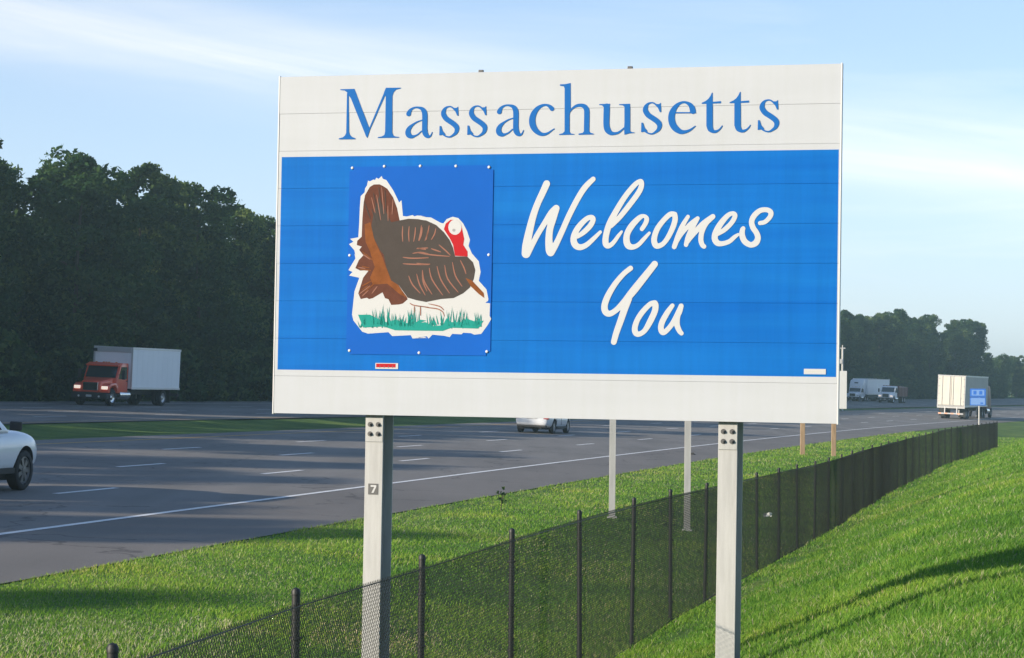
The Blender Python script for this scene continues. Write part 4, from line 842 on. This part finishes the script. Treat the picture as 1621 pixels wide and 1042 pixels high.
def trailer(r, y0, y1, side, doors=True, zt=4.08):
    bx = MB().box((-1.28, y0, 1.16), (1.28, y1, zt)).build('trailer_box', side, r, bevel=.03)
    for s in (-1, 1):
        MB().box((s * 1.283, y0 + .02, 1.12), (s * 1.302, y1, 1.30)).build('side_rail', MT['alu'], bx)
        MB().box((s * 1.283, y0 + .02, zt - .12), (s * 1.302, y1, zt + .02)).build('roof_rail', MT['alu'], bx)
        n = int((y1 - y0) / 1.22)
        for i in range(1, n): MB().box((s * 1.2805, y0 + i * 1.22 - .02, 1.31), (s * 1.288, y0 + i * 1.22 + .02, zt - .13)).build('rivet_strip', side, bx)
    if doors:
        for s in (-1, 1):
            x0, x1 = (.018, 1.19) if s > 0 else (-1.19, -.018)
            d = MB().box((x0, y0 - .045, 1.30), (x1, y0 - .002, zt - .12)).build('rear_door', MT['door_cream'], r, bevel=.012)
            for q in (.16, .86):
                b = MB(); b.tube((s * q, y0 - .075, 1.28), (s * q, y0 - .075, zt - .10), .02, 8); b.box((s * q - .04, y0 - .10, 1.9), (s * q + .04, y0 - .046, 2.0)); b.build('lock_rod', MT['galvgrey'], d)
            for z in (1.6, 2.3, 3.0, 3.7): MB().box((s * 1.12 - .07, y0 - .06, z), (s * 1.12 + .07, y0 - .046, z + .1)).build('hinge', MT['galvgrey'], d)
            MB().box((s * 1.20 if s > 0 else -1.285, y0 - .03, 1.16), (1.285 if s > 0 else -1.20, y0 - .004, zt)).build('door_post', MT['galvgrey'], r)
            MB().box((min(s * .55, s * .57) - .03, y0 - .04, .52), (max(s * .55, s * .57) + .03, y0 + .06, 1.14)).build('guard_post', MT['steel_white'], r)
            MB().box((s * .75, y0 + .9, .25), (s * 1.24, y0 + .93, 1.1)).build('mud_flap', MT['black'], r)
            MB().box((s * .9, y0 - .03, 1.0), (s * 1.1, y0 - .005, 1.1)).build('tail_light', MT['tail'], r)
        MB().box((-1.2, y0 - .03, zt - .11), (1.2, y0 - .004, zt)).build('door_header', MT['galvgrey'], r)
        MB().box((-1.285, y0 - .035, 1.0), (1.285, y0 + .15, 1.155)).build('rear_sill', MT['galvgrey'], r)
        b = MB()
        for i in range(8): b.box((-1.16 + i * .29, y0 - .06, .44), (-1.16 + (i + 1) * .29, y0 + .04, .56), i % 2)
        b.build('underride_guard', [MT['orange_white'], MT['t_white']], r)
def semi_rear():
    r = empty('semi_trailer_truck', frame(214.0, 2.3), 'semi trailer truck driving away with sunlit white rear doors and grey side', 'truck')
    trailer(r, 0, 14.4, MT['trailer_side'])
    MB().box((-.5, .3, .85), (.5, 13.5, 1.14)).build('trailer_frame', MT['dark'], r)
    dual(r, 1.9, .98, .5); dual(r, 3.2, .98, .5)
    for s in (-1, 1): MB().box((s * .8, 10.2, .2), (s * .9, 10.35, 1.14)).build('landing_leg', MT['galvgrey'], r)
    MB().prism([(14.9, .9), (17.6, .9), (17.6, 2.0), (17.0, 3.0), (16.6, 3.15), (14.9, 3.3)], -1.15, 1.15).build('tractor_cab', MT['maroon'], r, smooth=True, bevel=.1, seg=3)
    MB().prism([(17.5, .9), (19.3, .9), (19.2, 1.7), (17.5, 1.95)], -.95, .95).build('tractor_hood', MT['maroon'], r, smooth=True, bevel=.1, seg=3)
    MB().box((-.45, 11.4, .7), (.45, 19.0, .95)).build('tractor_frame', MT['dark'], r)
    for s in (-1, 1): MB().tube((s * .95, 14.9, .68), (s * .95, 16.6, .68), .3, 16).build('fuel_tank', MT['chrome'], r, smooth=True)
    dual(r, 12.2, .98, .5); dual(r, 13.5, .98, .5)
    for s in (-1, 1): wheel(r, s * 1.0, 18.3, .5, .28, .29, s)
semi_rear()
def semi_front():
    r = empty('semi_trailer_truck', frame(303.5, 33.0, True) @ Matrix.Scale(.82, 4), 'white semi truck with roof fairing and white trailer coming round the far bend', 'truck')
    truck_cab(r, MT['truck_white'], 2.35, False)
    MB().prism([(.9, 2.30), (2.50, 2.36), (2.35, 2.9), (1.9, 3.45), (.9, 3.62)], -1.12, 1.12).build('roof_fairing', MT['truck_white'], r, smooth=True, bevel=.1, seg=3)
    MB().box((-.3, 2.28, 2.95), (.3, 2.42, 3.12)).build('fairing_vent', MT['dark'], r)
    MB().box((-1.04, .3, .75), (1.04, 1.74, 2.9)).build('sleeper', MT['truck_white'], r, smooth=True, bevel=.06)
    trailer(r, -13.5, .1, MT['truck_white'], True, 3.72)
    MB().box((-.45, -13.0, .62), (.45, 3.4, .95)).build('chassis', MT['dark'], r)
    for y in (.4, -.8, -11.0, -12.2): dual(r, y, .95)
semi_front()
def flatbed():
    r = empty('flatbed_truck', frame(303.0, 28.2, True) @ Matrix.Scale(.93, 4), 'white cabbed truck with lit headlights and maroon body in front of the far semi', 'truck')
    truck_cab(r, MT['truck_white'], 2.42, True, False, False)
    b = MB().prism([(-3.4, .95), (1.5, .95), (1.6, 2.5), (-3.4, 2.3)], -1.2, 1.2).build('dump_body', MT['maroon'], r, bevel=.03)
    for i in range(6):
        for s in (-1, 1): MB().box((s * 1.203, -3.2 + i * .85, 1.0), (s * 1.26, -3.1 + i * .85, 2.25)).build('side_rib', MT['maroon'], b)
    MB().box((-.42, -3.3, .62), (.42, 4.0, .9)).build('chassis', MT['dark'], r)
    dual(r, -1.2); dual(r, -2.4)
flatbed()
car(frame(40.95, 5.55) @ Matrix.Scale(1.06, 4), 'white sport utility vehicle cut off by the left edge, front wheel and mirror showing', MT['white_paint'], True)
car(frame(106.8, 9.2), 'silver sedan driving away, seen below the bottom edge of the welcome sign', MT['silver'], False)
# ------------------------------------------------------------------ small things
def litter():
    A, B = Vector(FX[10]), Vector(FX[11]); p = A.lerp(B, .30) + Vector((.05, -.06, .88)); b = MB(); g = random.Random(4)
    vs = [(g.uniform(-.01, .01) + (i % 4 - 1.5) * .045, g.uniform(-.02, .02), (i // 4 - 1) * .03 + g.uniform(-.01, .01)) for i in range(12)]
    b.add(vs, [(j * 4 + i, j * 4 + i + 1, (j + 1) * 4 + i + 1, (j + 1) * 4 + i) for j in range(2) for i in range(3)])
    o = b.build('paper_scrap', MT['t_white'], M=T(*p)); tag(o, 'crumpled scrap of white paper caught in the black fence mesh', 'litter')
    M = frame(86.5, -1.9, dz=.01); b = MB().add([(-.14, -.05, 0), (.1, -.09, 0), (.16, .06, 0), (-.05, .1, 0), (-.1, -.02, .06), (.06, -.03, .08), (.08, .04, .04)], [(0, 1, 5, 4), (1, 2, 6, 5), (2, 3, 4, 6), (3, 0, 4), (4, 5, 6), (0, 3, 2, 1)])
    o = b.build('tyre_scrap', MT['rubber'], M=M); tag(o, 'small black scrap lying on the paved shoulder', 'debris')
litter()
def weed():
    x, y = -.20, 46.5; z = gz(x, y); r = empty('weed', T(x, y, z), 'tall dark weed standing alone on the verge left of the steel posts', 'plant')
    b = MB(); b.tube((0, 0, -.05), (.05, 0, .35), .012, 6, 0, .008); b.tube((.02, 0, .2), (-.08, .02, .42), .008, 5, 0, .004); b.tube((.03, 0, .24), (.14, -.02, .40), .008, 5, 0, .004); b.build('stem', MT['bark'], r)
    me = crown_mesh('foliage', MT['leaf_a'], 91, .5, .16, .35, 5, 9, .04); mesh_obj('foliage', me, r)
weed()
# ------------------------------------------------------------------ grass
def grass():
    g = np.random.default_rng(5); N = 1020000
    y = 8.5 * (150 / 8.5) ** g.uniform(0, 1, N); x = g.uniform(-.268, .30, N) * y + np.where(g.uniform(0, 1, N) < .06, g.uniform(0, 2.5, N), 0)
    s, lat = to_sl(x, y); fl = fence_lat(s)
    keep = (lat < -3.10 + .10 * np.sin(y * 1.3) * np.sin(y * .37 + 1) - .14 * g.uniform(0, 1, N)); x, y, s, lat = x[keep], y[keep], s[keep], lat[keep]; N = len(x)
    z = terrain(s, lat)
    cl = np.sin(x * 1.9 + 1.3 * np.sin(y * .8)) * np.sin(y * 1.1 + .7 * np.sin(x * 1.7)); big = np.sin(x * .35 + y * .22) * np.sin(y * .16 - x * .1 + 1)
    h = (.036 + .04 * g.uniform(0, 1, N) ** 1.5 + .016 * cl) * np.where(lat < fence_lat(s), 1.08, .72) * (1 + np.clip((y - 20) / 90, 0, 1) * .7)
    w = (.0024 + .0018 * g.uniform(0, 1, N)) * (1 + np.clip((y - 14) / 30, 0, 5)); h = np.maximum(h, .02)
    a = g.uniform(0, 2 * PI, N); ln = g.normal(0, .45, (N, 2)) * h[:, None] + h[:, None] * np.array([.18, .05])
    c = np.stack([x, y, z - .006], 1); e = np.stack([np.cos(a) * w, np.sin(a) * w, np.zeros(N)], 1)
    mid = c + np.stack([ln[:, 0] * .35, ln[:, 1] * .35, h * .6], 1); tip = c + np.stack([ln[:, 0], ln[:, 1], h], 1)
    V = np.stack([c - e, c + e, mid + e * .8, tip, mid - e * .8], 1).reshape(-1, 3)
    k = np.arange(N)[:, None] * 5
    F = np.concatenate([k + np.array([0, 1, 2, 4])]); F2 = k + np.array([4, 2, 3])
    # quads and triangles in one mesh
    me = bpy.data.meshes.new('grass'); me.vertices.add(len(V)); me.vertices.foreach_set('co', V.astype(np.float32).ravel())
    li = np.concatenate([F, F2], 1).astype(np.int32); me.loops.add(li.size); me.loops.foreach_set('vertex_index', li.ravel())
    ls = (np.arange(N)[:, None] * 7 + np.array([0, 4])).ravel().astype(np.int32); lt = np.tile([4, 3], N).astype(np.int32)
    me.polygons.add(2 * N); me.polygons.foreach_set('loop_start', ls); me.polygons.foreach_set('loop_total', lt)
    t = np.clip(.42 + .20 * sstep(-6.5, -3.6, lat) + .17 * g.normal(size=N) + .10 * cl + .08 * big, 0, .86); dead = g.uniform(0, 1, N) < (.06 + .10 * (np.sin(x * .9 + y * .37) > .75)); t = np.where(dead, g.uniform(.86, 1, N), t)
    pale = ((np.hypot(x + 4.2, (y - 21.5) * .6) < 1.6 + .5 * cl) | (np.hypot(x + 1.4, (y - 24) * .5) < .7)) & (g.uniform(0, 1, N) < .25); t = np.where(pale, 1, t)
    at = me.attributes.new('tint', 'FLOAT', 'POINT'); at.data.foreach_set('value', np.repeat(t, 5).astype(np.float32))
    me.materials.append(MT['blade']); me.update(calc_edges=True)
    tag(mesh_obj('grass', me), kind='stuff')
grass()
def haze():
    o = MB().box((-1100, -400, -3), (1900, 1500, 26)).build('haze', [])
    m = bpy.data.materials.new('haze'); m.use_nodes = True; nt = m.node_tree; nt.nodes.clear(); out = nt.nodes.new('ShaderNodeOutputMaterial'); v = nt.nodes.new('ShaderNodeVolumePrincipled')
    v.inputs['Color'].default_value = (.60, .88, .90, 1); v.inputs['Density'].default_value = HAZE; v.inputs['Anisotropy'].default_value = .3
    nt.links.new(v.outputs[0], out.inputs['Volume']); o.data.materials.append(m); tag(o, kind='stuff')
HAZE = .0006
haze()
bpy.context.view_layer.update()
